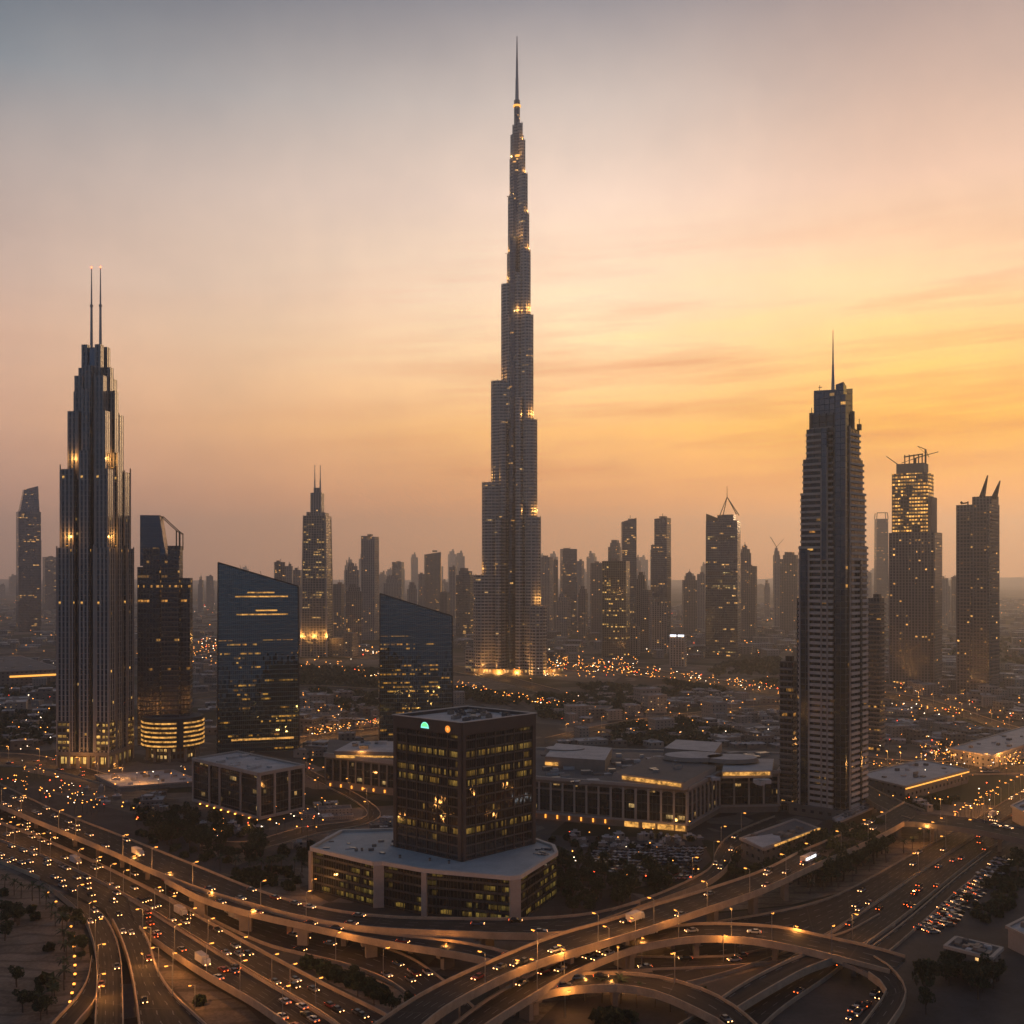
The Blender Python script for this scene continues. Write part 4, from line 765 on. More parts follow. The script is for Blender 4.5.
MB().box(w * .5, 8, 0, w * 1.9, d * .8, 29.8, 0, 1).box(w * 1.3, -4, 0, 14, 30, 38, 0, 1).build('hotel_podium', [FB['lowd'], M['roofd']], T)
# ---- far left leaning-top tower
T, w, d, H, s_ = slabtower(17, 40, 512, 632, 'dark blue glass tower with a slanted top at the far left', None, 8, .8, 'skyscraper', 'skyscraper'); z = lambda y: ZT(y, s_)
MB().box(0, 0, 0, w, d, H, 0, 1).prism([(-w * .42, -d * .4), (w * .45, -d * .4), (w * .45, d * .4), (-w * .42, d * .4)], H, [z(490), z(486), z(486), z(490)], 0, 1, poly1=[(-w * .22, -d * .3), (w * .4, -d * .3), (w * .4, d * .3), (-w * .22, d * .3)]).build('tower_body', [FB['bluefar'], M['roofd']], T)
MB().box(w / 2 + 1, 0, 0, 2.5, d * .5, z(540)).build('edge_pier', M['conc'], T)
# ---- blue glass tower with pyramid frame
T, w, d, H, s_ = slabtower(705.5, 741, 521, 657, 'dark glass tower with a pointed open frame and mast on its roof', None, -8, .8, 'skyscraper', 'skyscraper'); z = lambda y: ZT(y, s_)
MB().prism(sq(w, d), 0, H, 0, 1, poly1=sq(w * .97, d * .97)).box(w * .1, 0, H, w * .5, d * .6, z(515) - H, 0, 1).build('tower_body', [FB['bluefar'], M['roofd']], T)
MB().prism([(-w * .48, -d * .48), (-w * .1, -d * .48), (-w * .1, d * .4), (-w * .48, d * .4)], H, [z(514), z(519), z(519), z(514)]).build('roof_screen', M['dark'], T)
for yy, hh in ((540, 6.), (575, 5.5), (582, 5.5), (588, 5.5), (652, 3.)):
    MB().prism([(-w * .44, -d / 2 - .4), (w * .44, -d / 2 - .4), (w * .44, -d / 2 + .4), (-w * .44, -d / 2 + .4)], z(yy), z(yy) + hh, 0, bot=True).build('lit_floor_band', facade('lit_office_floor', (.05, .04, .03), (.03, .03, .03), 4., 3., .3, .3, .62, 2, 1., 1.6, (1., .6, .18), clus=.2), T)
mb = MB()
for x in (-.05, .45):
    for y in (-.4, .4): mb.tube((w * x * 1.0 + (0 if x > 0 else 0), d * y, z(515)), (w * .12, 0, z(497)), .8, .6, 5)
mb.tube((w * .12, 0, z(498)), (w * .12, 0, z(486)), .6, .3, 5).build('roof_frame', M['dark'], T)
# ================================================================ SKYLINE TOWERS (x0, x1, top, base, material, crown, label)
SK = [
 (43,57,557,612,'bluefar','flat','hazy blue-grey slab right beside the slanted tower at far left'),
 (361,379,536,640,'resi','notch','tall pale-striped slab in the middle distance right of the glowing tapered tower'),
 (424,441,552,622,'residk','round','dark rounded-top tower with a lit right edge, left of the stepped spire'),
 (456,474,568,636,'bluefar','step','dark tower with a ragged roof immediately left of the tallest tower'),
 (449,457,567,628,'resi','flat','narrow hazy tower touching the ragged-roof tower'),
 (344,359,563,634,'resi','step','blocky tower with notched roof between the tapered tower and the striped slab'),
 (333,344,584,640,'residk','flat','short dark block at the right foot of the glowing tapered tower'),
 (344,362,584,645,'residk','step','broad brown block in front of the notched tower'),
 (392,404,562,612,'bluefar','flat','pale flat slab far behind the right wedge-topped tower'),
 (382,400,576,626,'resi','spiky','bulky tower with a spiky roof above the right wedge-topped tower'),
 (407,417,582,628,'resi','step','small grey tower with pointed corner, left of the rounded-top tower'),
 (418,425,574,624,'resi','flat','thin pale tower against the left side of the rounded-top tower'),
 (440,450,592,632,'residk','flat','low brown block between rounded-top and ragged-roof towers'),
 (274,285,562,640,'residk','flat','dark-topped block peeking above the left wedge-topped tower'),
 (284,293,566,636,'resi','flat','greyish block next to the one above the left wedge-topped tower'),
 (293,302,570,634,'resi','flat','pale block against the left side of the glowing tapered tower'),
 (560,577,549,628,'bluefar','flat','dark square-topped tower, first tall one right of the tallest tower'),
 (541,553,557,632,'resi','flat','pale broad tower hugging the right side of the tallest tower'),
 (553,558,560,630,'residk','flat','very thin dark tower beside the dark square-topped one'),
 (577,584,561,622,'resi','flat','narrow pale tower just right of the dark square-topped one'),
 (590,602,563,636,'residk','flat','dark slab with a lit roof line left of the green-striped tower'),
 (578,588,586,640,'residk','step','brown mid-height tower in front of the narrow pale one'),
 (556,571,594,637,'resi','step','pale low tower with a stepped roof right of the tallest tower base'),
 (602,630,561,658,'green','flat','broad green-striped residential tower with scattered lit windows'),
 (608,622,540,628,'residk','step','tower with a stepped top rising behind the green-striped one'),
 (621,636.5,518,640,'bluefar','slant','tall slim tower with a slanted top behind the green-striped one'),
 (651,671,518,644,'bluefar','slant2','tall slim dark tower with a notched slanted top standing clear of its neighbours'),
 (636,647,572,650,'residk','spiky','brown tower with a ragged top between the two slim dark ones'),
 (630,640,626,656,'resi','flat','small pale block at the right foot of the green-striped tower'),
 (649,667,602,654,'resi','notch','beige tower with a portal-shaped top in the cluster centre'),
 (640,652,590,652,'residk','flat','brown slab left of the portal-topped tower'),
 (669.5,687,634,667,'resi','white','squat striped block with two white light bars on its roof'),
 (682,697,573,634,'residk','dome','brown tower with a small dome left of the pyramid-framed tower'),
 (697,706,574,630,'resi','flat','pale slab pressed behind the pyramid-framed tower on its left'),
 (739,751,546,640,'residk','dome','dome-capped brown tower right of the pyramid-framed tower'),
 (741,757,566,640,'residk','flat','broad brown slab in front of the dome-capped tower'),
 (773,780,548,628,'resi','crane','thin unfinished tower with a small crane left of the banded tower'),
 (780,800,552,634,'residk','step','brown tower with a flared roof directly left of the banded tower'),
 (764,770,580,618,'resi','step','small hazy tower left of the thin unfinished one'),
 (874,888.5,513,622,'bluefar','frame','pale hazy glass tower with an open top frame left of the construction tower'),
 (866,872,573,612,'resi','flat','tiny hazy slab just right of the banded tower'),
 (941,948,578,625,'resi','flat','hazy narrow slab right of the construction tower'),
 (951,957,577,628,'residk','flat','hazy dark slab left of the fin-topped tower'),
 (944,951,583,622,'resi','step','small hazy stepped tower between the two right towers'),
 (198,204,577,612,'resi','dome','small hazy tower in the gap left of the wedge-topped tower'),
 (206,213,576,611,'resi','flat','hazy slab at the edge of the left wedge-topped tower'),
 (484,490,560,618,'resi','flat','hazy sliver of a tower at the left shoulder of the tallest tower'),
]
for i, (x0, x1, yt, yb, mk, crown, lab) in enumerate(SK):
    rz = rnd.choice([-18, -10, 12, -25, 6]); T, w, d, H, s_ = slabtower(x0, x1, yt, yb, lab, None, rz, rnd.uniform(.7, 1.))
    zz = lambda y: ZT(y, s_); mb = MB(); u = s_; Hb = H
    if crown in ('flat', 'white'): mb.box(0, 0, 0, w, d, H, 0, 1)
    elif crown == 'notch': mb.box(0, 0, 0, w, d, H - 4 * u, 0, 1); mb.box(-w * .3, 0, H - 4 * u, w * .4, d, 4 * u, 0, 1); mb.box(w * .32, 0, H - 4 * u, w * .36, d, 3.2 * u, 0, 1)
    elif crown == 'round': mb.box(0, 0, 0, w, d, H - 5 * u, 0, 1); mb.prism(sq(w, d), H - 5 * u, [H - 2.5 * u, H, H, H - 2.5 * u], 0, 1); mb.box(w / 2, -d * .3, 0, 2, 3, H - 6 * u, 2)
    elif crown in ('step', 'spiky', 'dome', 'crane'): 
        mb.box(0, 0, 0, w, d, H - 7 * u, 0, 1); mb.box(w * .03, 0, H - 7 * u, w * .74, d * .8, 4 * u, 0, 1); mb.box(-w * .05, 0, H - 3 * u, w * .44, d * .5, 3 * u, 0, 1)
    elif crown == 'slant': mb.prism(sq(w, d), 0, [H - 4 * u, H, H, H - 4 * u], 0, 1)
    elif crown == 'slant2': mb.box(-w * .38, 0, 0, w * .24, d, zz(545), 0, 1); mb.prism([(-w * .3, -d / 2.2), (w * .5, -d / 2.2), (w * .5, d / 2), (-w * .3, d / 2)], 0, [H - u, H, H, H - 2 * u], 0, 1)
    elif crown == 'frame': mb.prism(sq(w, d), 0, H - 6 * u, 0, 1, poly1=sq(w * .9, d * .9))
    mb.build('tower_body', [FB[mk], M['roofd'], M['gold']], T)
    mb = MB()
    if crown == 'spiky' or crown == 'step':
        for k in range(4): x = rnd.uniform(-.35, .35) * w; mb.box(x, 0, H - 4 * u, w * .07, 3, rnd.uniform(2, 5.5) * u if crown == 'spiky' else 3.6 * u)
    elif crown == 'dome': mb.prism([(w * .16 * math.cos(R(45 * k)), w * .16 * math.sin(R(45 * k))) for k in range(8)], H, H + 2 * u, poly1=[(.5 * math.cos(R(45 * k)), .5 * math.sin(R(45 * k))) for k in range(8)]); mb.tube((0, 0, H), (0, 0, H + 4 * u), .5)
    elif crown == 'crane': mb.tube((0, 0, H - 3 * u), (0, 0, H + 2 * u), 1.2); mb.tube((0, 0, H + u), (-6 * u, 0, H + 11 * u), .8); mb.tube((0, 0, H + u), (7 * u, 0, H + 9 * u), .5)
    elif crown == 'frame':
        for a, b in ((-1, -1), (1, -1), (1, 1), (-1, 1)): mb.tube((a * w * .45, b * d * .45, H - 6 * u), (a * w * .4, b * d * .4, H), 1.2)
        mb.tube((-w * .4, -d * .4, H), (w * .4, -d * .4, H), 1.2)
    elif crown == 'white':
        for a in (-.25, .25): MB().box(w * a, -d / 2 - 1, H - 3, w * .38, 1.5, 2.4, 0, bot=True).build('light_bar', emit('white_light_bar', (.85, .9, 1.), 2.6), T)
        mb.box(0, 0, H, w * .3, d * .3, 3)
    else: mb.box(rnd.uniform(-.2, .2) * w, 0, H - (4 * u if crown in ('slant',) else .01), w * rnd.uniform(.25, .5), d * .4, rnd.uniform(2, 5) + (2 * u if crown == 'slant' else 0)); mb.tube((w * .1, 0, H), (w * .1, 0, H + rnd.uniform(3, 9)), .5)
    mb.build('roof_plant', M['residroof'] if 'residroof' in M else M['conc'], T)
# unnamed far towers melting into the haze
meshes = []
for k in range(6):
    mb = MB(); mb.box(0, 0, 0, 1, .8, .9, 0, 1); mb.box(rnd.uniform(-.15, .15), 0, .9, .6, .6, .07, 0, 1); mb.box(rnd.uniform(-.2, .2), 0, .97, .2, .2, .05, 1, 1)
    mb.uv = [(u_ * 34, v_ * 150) for u_, v_ in mb.uv]; meshes.append(mb.mesh('hazy_tower', [FB['resi' if k % 2 else 'residk'], M['roofd']]))
zones = [(540, 705, 26, 'hazy tower in the crowded skyline right of the tallest tower', 'hazy towers right of the tallest tower'), (742, 800, 8, 'hazy tower in the skyline just left of the banded tower', 'hazy towers left of the banded tower'),
         (335, 475, 24, 'hazy tower in the pale skyline between tapered tower and tallest tower', 'hazy towers left of the tallest tower'), (860, 960, 7, 'hazy tower low on the horizon between the two right towers', 'hazy towers at right'), (0, 60, 5, 'hazy tower low on the horizon at far left', 'hazy towers at far left'), (192, 300, 7, 'hazy tower low on the horizon behind the left wedge-topped tower', 'hazy towers behind the wedge')]
for x0, x1, n, lab, grp in zones:
    for k in range(n):
        x = rnd.uniform(x0, x1); yb = rnd.uniform(592, 606); s = S(yb); h = s * rnd.uniform(16, 50) * (1 if x0 > 330 and x0 < 740 else .55); w = s * rnd.uniform(4, 9); c = P(x, yb)
        tag(inst(rnd.choice(meshes), 'hazy_tower', None, c, az_of(x) + R(rnd.uniform(-25, 25)), (w, w, h)), lab, 'tower', grp)
# ================================================================ OTHER LOW BUILDINGS
def lowblock(name, lab, cat, corners, H, wall, top, rim=True, nb=(8, 5), base=None):
    near, left, right = corners; b = P(*near, 0) if len(near) == 2 else None
    T = thing(name, lab, cat, b); l0 = (P(*left) - b).to_2d(); r0 = (P(*right) - b).to_2d(); q = [Vector((0, 0)), r0, l0 + r0, l0]
    MB().prism([tuple(v) for v in q], 0, H - .6, 0, 1).build('wall', [wall, top], T)
    if rim:
        mb = MB()
        for i in range(4):
            A, B = q[i], q[(i + 1) % 4]; d = (B - A).normalized(); n_ = Vector((d.y, -d.x)); e0 = A + n_ * .8 - d * .5; e1 = B + n_ * .8 + d * .5
            mb.prism([tuple(e0), tuple(e1), tuple(B - n_ * .4), tuple(A - n_ * .4)], H - 1 + .01 * i, H + .013 * i, bot=True)
        mb.build('roof_rim', M['pale'], T)
    for i in range(14):
        p = r0 * rnd.uniform(.1, .9) + l0 * rnd.uniform(.1, .9); o = MB().box(0, 0, 0, rnd.uniform(1, 5), rnd.uniform(1, 3), rnd.uniform(.6, 1.8), 0).build('rooftop_unit', M[rnd.choice(['roofw', 'roofd', 'conc'])], T); o.location = (p.x, p.y, H - .59); o.rotation_euler.z = math.atan2(r0.y, r0.x)
    return T, q
T, q = lowblock('showroom', 'flat pale-roofed low building right of the banded tower by the overpass', 'building', ((905, 801), (858, 789), (968, 783)), 9, FB['lowd'], M['roofw'])
A, B = q[0], q[1]; d = (B - A).normalized(); n_ = Vector((d.y, -d.x)); MB().prism([tuple(A + n_ * 1), tuple(B + n_ * 1), tuple(B + n_ * .2), tuple(A + n_ * .2)], 7.0, 7.5, bot=True).build('canopy_light', M['gold'], T)
T, q = lowblock('warehouse', 'long pale-roofed shed with a rounded side at the right edge', 'building', ((990, 770), (950, 762), (1070, 742)), 10, FB['low'], M['roofw'])
T, q = lowblock('pavilion', 'dark low pavilion with a white roof edge and lit canopy by the flyover', 'building', ((764, 868), (741, 857), (818, 846)), 9, FB['lowd'], M['roofd'])
A, B = q[0], q[1]; d = (B - A).normalized(); n_ = Vector((d.y, -d.x)); MB().prism([tuple(A + d * 8 + n_ * 1.6), tuple(B + n_ * 1.6), tuple(B + n_ * .9), tuple(A + d * 8 + n_ * .9)], 8.6, 9.3, bot=True).build('lit_canopy', M['strip'], T)
mb = MB(); mb.prism([tuple(v) for v in (q[0] + Vector((-1, -1)), q[0].lerp(q[1], .3), q[0].lerp(q[2], .45), q[0].lerp(q[3], .9))], 9.1, 9.6, bot=True); mb.build('white_roof_slab', M['roofw'], T)
T, q = lowblock('canopy', 'narrow white walkway canopy at the foot of the banded tower', 'canopy', ((838, 833), (834, 829), (872, 818)), 6, M['dark'], M['roofw'])
T, q = lowblock('kiosk', 'small dark building with a white rimmed roof in the lower right lot', 'building', ((991, 984), (946, 972), (1001, 974)), 9, FB['lowd'], M['roofd'])
T, q = lowblock('white_house', 'cream block cut by the right edge above the dark lot', 'building', ((1036, 962), (1008, 948), (1075, 940)), 8, M['pale'], M['roofw'])
T, q = lowblock('white_building', 'small white building at the right edge over the motorway', 'building', ((1030, 832), (1012, 822), (1060, 815)), 9, M['pale'], M['roofw'])
T, q = lowblock('hall', 'flat pale hall between the left tower and the motorway', 'building', ((120, 792), (96, 780), (200, 786)), 3.5, FB['low'], M['roofw'])
T, q = lowblock('depot', 'long dark hall with a glowing strip of windows at the far left edge', 'building', ((-30, 692), (-60, 676), (62, 687)), 22, FB['lowd'], M['roofd'])
A, B = q[0], q[1]; d = (B - A).normalized(); n_ = Vector((d.y, -d.x)); MB().prism([tuple(A.lerp(B, .42) + n_), tuple(A.lerp(B, .97) + n_), tuple(A.lerp(B, .97)), tuple(A.lerp(B, .42))], 14, 16, bot=True).build('lit_strip', M['gold'], T)
# low-rise districts: prototypes, then copies
def inpoly(x, y, poly):
    c = False; j = len(poly) - 1
    for i in range(len(poly)):
        (xi, yi), (xj, yj) = poly[i], poly[j]
        if (yi > y) != (yj > y) and x < (xj - xi) * (y - yi) / (yj - yi) + xi: c = not c
        j = i
    return c
OCC = []                                            # footprints already taken (x, y, radius)
for o in list(COL.objects):
    if o.parent is None and o.type == 'EMPTY' and o.get('category') in ('skyscraper', 'tower', 'office tower'): OCC.append((o.location.x, o.location.y, 34))
for a in [((505, 816), (687, 832), (778, 812))]: 
    for x in range(500, 790, 12): p = P(x, 800); OCC.append((p.x, p.y, 30)); p = P(x, 772); OCC.append((p.x, p.y, 45))
for x in range(312, 420, 12): p = P(x, 780); OCC.append((p.x, p.y, 34))
for x, y, r in ((248, 800, 48), (905, 790, 40), (950, 785, 40), (940, 780, 40), (1000, 755, 40), (1040, 750, 40), (517, 668, 75), (173, 755, 36), (320, 655, 50), (0, 685, 60), (40, 683, 60)): p = P(x, y); OCC.append((p.x, p.y, r))
RP = []
for k_, (u, l) in ROADS.items():
    for i in range(0, len(u)): c = (u[i] + l[i]) / 2; RP.append((c.x, c.y, (u[i] - l[i]).length / 2 + 7))
def free(p, r, roads=True):
    for x, y, q in OCC:
        if (p.x - x) ** 2 + (p.y - y) ** 2 < (q + r) ** 2: return False
    if roads:
        for x, y, q in RP:
            if (p.x - x) ** 2 + (p.y - y) ** 2 < (q + r) ** 2: return False
    return True
protos = []
for k in range(8):
    w, d, h = [(22, 16, 8), (30, 20, 6), (16, 16, 12), (40, 22, 7), (26, 26, 10), (18, 12, 15), (34, 14, 9), (24, 18, 20)][k]
    wall = MB().box(0, 0, 0, w, d, h, 0, 1); 
    if k in (1, 3): wall.box(w * .2, d * .3, 0, w * .5, d * .9, h * .7, 0, 1)
    if k in (4,): wall.box(-w * .2, 0, h, w * .4, d * .5, 4, 0, 1)
    rf = MB()
    for sx, sy, a, b in ((0, -d / 2, w, .5), (0, d / 2, w, .5), (-w / 2, 0, .5, d), (w / 2, 0, .5, d)): rf.box(sx, sy, h - .1, a + .52, b, .9)
    for j in range(5): rf.box(rnd.uniform(-.35, .35) * w, rnd.uniform(-.35, .35) * d, h + .005 * j, rnd.uniform(1, 4), rnd.uniform(1, 3), rnd.uniform(.6, 2))
    protos.append((wall.mesh('wall', [FB['low' if k % 2 else 'lowd'], M['roofw' if k % 3 else 'roofd']]), rf.mesh('roof_parapet', [M['pale' if k % 2 else 'conc']]), max(w, d) / 2))
def district(poly, n, lab, grp, cat='building', sc=(.8, 1.3)):
    xs = [p[0] for p in poly]; ys = [p[1] for p in poly]; made = 0; tries = 0
    while made < n and tries < n * 30:
        tries += 1; x = rnd.uniform(min(xs), max(xs)); y = HOR + 1 / rnd.uniform(1 / (max(ys) - HOR), 1 / (min(ys) - HOR))
        if not inpoly(x, y, poly): continue
        p = P(x, y); a, b, r = rnd.choice(protos); k = rnd.uniform(*sc)
        if not free(p, r * k * .8): continue
        OCC.append((p.x, p.y, r * k * .8)); T = thing('low_building', lab, cat, p, rnd.choice([.35, .35 + math.pi / 2, .2, -.3]), grp)
        zs = rnd.uniform(.55, 1.) * min(1, k * 1.1); inst(a, 'wall', T, sc=(k, k, zs)); inst(b, 'roof_parapet', T, sc=(k, k, zs)); made += 1
district([(0, 665), (58, 665), (58, 765), (0, 765)], 18, 'low flat-roofed building at the left edge beyond the left motorway', 'low buildings at the left edge', sc=(.5, 1.1))
district([(135, 660), (217, 655), (217, 720), (190, 720)], 22, 'low flat-roofed building between the slanted tower and the left wedge tower', 'low buildings behind the rotunda', sc=(.5, 1.1))
district([(300, 700), (378, 690), (378, 735), (300, 765)], 20, 'low pale-roofed building between the two wedge-topped towers', 'low buildings between the wedges', sc=(.5, 1.1))
district([(455, 640), (480, 640), (475, 705), (455, 705)], 6, 'low building beside the park strip left of the tallest tower', 'low buildings by the park', sc=(.6, 1.))
district([(545, 625), (800, 622), (800, 655), (545, 660)], 50, 'low building at the feet of the crowded skyline right of the tallest tower', 'low buildings under the skyline', sc=(.7, 1.5))
district([(555, 695), (780, 700), (780, 745), (560, 745)], 62, 'low pale-roofed building in the dim quarter behind the mall', 'low buildings behind the mall', sc=(.4, .95))
district([(870, 690), (1024, 690), (1024, 752), (885, 752)], 74, 'low pale-roofed building in the quarter below the two right towers', 'low buildings at right', sc=(.4, .95))
district([(305, 770), (330, 800), (390, 805), (395, 832), (330, 842), (305, 815)], 10, 'small pale flat-roofed shed between white-framed block and office podium', 'sheds beside the podium', sc=(.25, .5))
district([(140, 790), (195, 790), (195, 812), (150, 812)], 8, 'small pale shed between the left motorway and the white-framed block', 'sheds by the left motorway', sc=(.25, .5))
def sprawl(polys, lab):
    mb = MB()
    for poly, n, k0, k1 in polys:
        xs = [p[0] for p in poly]; ys = [p[1] for p in poly]
        for _ in range(n):
            x = rnd.uniform(min(xs), max(xs)); y = HOR + 1 / rnd.uniform(1 / (max(ys) - HOR), 1 / (min(ys) - HOR))
            if not inpoly(x, y, poly): continue
            p = P(x, y); w, d, h = rnd.uniform(8, 24) * k0, rnd.uniform(8, 18) * k0, rnd.uniform(3, 10) * k1
            if not free(p, w * .5): continue
            OCC.append((p.x, p.y, w * .5)); rz = rnd.choice([.35, .35 + math.pi / 2, .2, -.3]); mb.box(p.x, p.y, 0, w, d, h, rnd.choice((0, 1)), rnd.choice((2, 2, 3)), rz=rz)
            mb.box(p.x, p.y, h, w * .4, d * .35, 1.2, 2, 3, rz=rz)
    return tag(mb.build('low_houses', [FB['low'], FB['lowd'], M['roofw'], M['roofd']]), lab, 'houses', None, 'stuff')
sprawl([([(0, 606), (60, 604), (215, 604), (217, 650), (0, 652)], 420, 1.5, 1.2), ([(300, 606), (480, 606), (480, 648), (300, 648)], 240, 1.5, 1.2), ([(545, 606), (800, 606), (800, 658), (545, 660)], 520, 1.4, 1.5), ([(860, 600), (1024, 600), (1024, 690), (890, 690)], 420, 1.4, 1.2)], 'hazy carpet of low houses stretching to the horizon')
sprawl([([(0, 665), (58, 665), (58, 765), (0, 765)], 130, .7, .7), ([(135, 660), (217, 655), (217, 735), (190, 735)], 150, .7, .7), ([(300, 695), (378, 690), (378, 735), (300, 765)], 150, .6, .7), ([(545, 690), (800, 695), (780, 748), (560, 748)], 420, .7, .6), ([(865, 690), (1024, 690), (1024, 755), (885, 755)], 420, .7, .6),
  ([(200, 828), (300, 828), (310, 850), (250, 850)], 60, .3, .4), ([(305, 770), (330, 800), (390, 805), (395, 832), (330, 842), (305, 815)], 90, .3, .4), ([(60, 778), (195, 778), (195, 812), (110, 806)], 110, .3, .4), ([(556, 838), (720, 838), (735, 850), (590, 852)], 80, .25, .35), ([(880, 800), (990, 790), (960, 815), (900, 812)], 40, .4, .4)], 'sheds, walls and small structures crowding the ground between the larger buildings')
# ================================================================ VEGETATION
def crown_mb(rr, n, seed, hgt=1., lobes=6, qs=.55):
    r_ = random.Random(seed); mb = MB(); L = [(Vector((r_.uniform(-.6, .6) * rr, r_.uniform(-.6, .6) * rr, r_.uniform(-.35, .5) * rr * hgt)), r_.uniform(.4, .65) * rr) for _ in range(lobes)]
    for i in range(n):
        c, r = r_.choice(L); v = Vector((r_.gauss(0, 1), r_.gauss(0, 1), r_.gauss(0, 1))).normalized() * r * r_.uniform(.7, 1.05); v.z *= .8 * hgt; p = c + v
        a = Vector((r_.gauss(0, 1), r_.gauss(0, 1), r_.gauss(0, 1))).normalized(); b = a.orthogonal().normalized() * qs * r_.uniform(.6, 1.3); a = a.cross(b).normalized() * qs * r_.uniform(.6, 1.3)
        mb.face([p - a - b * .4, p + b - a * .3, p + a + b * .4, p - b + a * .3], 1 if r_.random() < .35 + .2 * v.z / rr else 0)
    return mb
tp = []
for k in range(4):
    r_ = random.Random(k); h = 3.2 + k * .3; tk = MB().tube((0, 0, 0), (.1, .05, h * .7), .28, .18, 6)
    for j in range(4): a = R(90 * j + 20); tk.tube((.1, .05, h * .65), (1.3 * math.cos(a), 1.3 * math.sin(a), h + .6), .14, .06, 4)
    cr = crown_mb(2.7, 620, k + 5, .85 + .1 * k, 7, .3); cr.v = [(x, y, zz + h + 1.2) for x, y, zz in cr.v]
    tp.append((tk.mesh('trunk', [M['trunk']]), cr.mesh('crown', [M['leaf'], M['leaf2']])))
def trees(poly, n, lab, grp, sc=(.8, 1.5), roads=True, occ=True):
    xs = [p[0] for p in poly]; ys = [p[1] for p in poly]; made = tries = 0
    while made < n and tries < n * 25:
        tries += 1; x, y = rnd.uniform(min(xs), max(xs)), rnd.uniform(min(ys), max(ys))
        if not inpoly(x, y, poly): continue
        p = P(x, y)
        if occ and not free(p, -2, roads): continue
        T = thing('tree', lab, 'tree', p, rnd.uniform(0, 6.28), grp); k = rnd.uniform(*sc); T.scale = (k, k, k * rnd.uniform(.85, 1.15)); a, b = rnd.choice(tp); inst(a, 'trunk', T); inst(b, 'crown', T); made += 1
trees([(160, 820), (200, 822), (262, 840), (262, 862), (225, 868), (180, 850), (145, 838)], 62, 'dark bushy tree in the grove below the white-framed block', 'grove below the white-framed block', occ=False)
trees([(555, 868), (600, 866), (665, 872), (690, 885), (650, 902), (600, 915), (560, 918)], 48, 'dark round tree in the garden right of the glass podium', 'garden trees right of the podium')
trees([(790, 870), (822, 852), (872, 838), (892, 850), (872, 868), (822, 892), (795, 892)], 60, 'dark tree in the dense copse between flyover and right motorway', 'copse between flyover and motorway', occ=False, sc=(1.3, 2.1))
trees([(310, 975), (345, 972), (400, 1000), (420, 1018), (395, 1016)], 16, 'small dark shrub-like tree on the island between left carriageways', 'island trees', sc=(.4, .8), occ=False)
trees([(930, 985), (948, 968), (992, 985), (1000, 975), (1004, 985), (985, 996), (940, 990)], 20, 'dark tree hugging the small kiosk in the lower right lot', 'trees round the kiosk', sc=(.8, 1.2), occ=False)
trees([(730, 862), (745, 872), (800, 868), (760, 884), (722, 880)], 20, 'small dark tree beside the low pavilion', 'trees by the pavilion', sc=(.6, 1.), occ=False)
trees([(0, 985), (30, 980), (70, 1000), (50, 1024), (0, 1024)], 7, 'low dark tree at the bottom left sand lot', 'trees on the sand lot', sc=(.5, 1.), occ=True)
trees([(60, 905), (86, 925), (92, 965), (78, 975), (60, 930)], 14, 'dark tree along the verge of the left curved ramp', 'verge trees by the left ramp', sc=(.5, .9), occ=False)
trees([(0, 905), (12, 900), (22, 935), (0, 950)], 6, 'dark tree at the left edge of the sand lot', 'trees at the left edge', sc=(.9, 1.4))
for x, y, k, lab in ((925, 1003, 1.5, 'tall lone dark tree in the lower right lot'), (926, 1015, .9, 'short tree right below the tall lone one'), (978, 1000, 1.1, 'small lone tree below the kiosk'), (1018, 880, 1.5, 'tree by the right edge above the cream block'), (312, 880, 1.4, 'dark tree at the left end of the glass podium'), (302, 872, 1.2, 'smaller dark tree left of the podium end tree')):
    T = thing('tree', lab, 'tree', P(x, y), rnd.uniform(0, 6)); T.scale = (k * .9, k * .9, k * 1.5); a, b = tp[0]; inst(a, 'trunk', T); inst(b, 'crown', T)
pt = MB().tube((0, 0, 0), (.2, 0, 3.4), .22, .17, 6).tube((.2, 0, 3.4), (.3, .1, 6.2), .17, .14, 6).mesh('trunk', [M['trunk']]); pc = MB()
for k in range(15):
    a = R(24 * k + rnd.uniform(-8, 8)); u0 = rnd.uniform(.2, 1.1); pr = Vector((.3, .1, 6.2)); d_ = Vector((math.cos(a), math.sin(a), 0)); e_ = Vector((-d_.y, d_.x, 0))
    for j in range(4):
        nx = pr + d_ * .75 + Vector((0, 0, u0 - .42 * j)) * .75; w0, w1 = (.1, .34, .4, .3)[j], (.34, .4, .3, .03)[j]
        pc.face([pr - e_ * w0, pr + e_ * w0, nx + e_ * w1, nx - e_ * w1], k % 2); pr = nx
pc = pc.mesh('fronds', [M['leaf'], M['leaf2']])
def palms(E, n, lab, grp, z0=0.):
    for i in range(n):
        t = (i + .5) / n * (len(E) - 1); k = min(int(t), len(E) - 2); x = E[k][0] + (E[k + 1][0] - E[k][0]) * (t - k) + rnd.gauss(0, 1.5); y = E[k][1] + (E[k + 1][1] - E[k][1]) * (t - k) + rnd.gauss(0, 1)
        T = thing('palm_tree', lab, 'palm tree', P(x, y), rnd.uniform(0, 6), grp); s_ = rnd.uniform(.75, 1.15); T.scale = (s_, s_, s_); inst(pt, 'trunk', T); inst(pc, 'fronds', T)
palms([(0, 892), (36, 900), (60, 930), (66, 985), (40, 1015)], 16, 'palm on the edge of the sandy lot in the bottom left corner', 'palms round the sandy lot')
palms([(215, 872), (262, 876), (300, 872)], 7, 'palm on the pale plot left of the glass podium', 'palms left of the podium')
palms([(800, 898), (850, 884), (905, 852), (935, 838)], 10, 'palm on the sandy verge beside the right motorway', 'palms on the right verge')
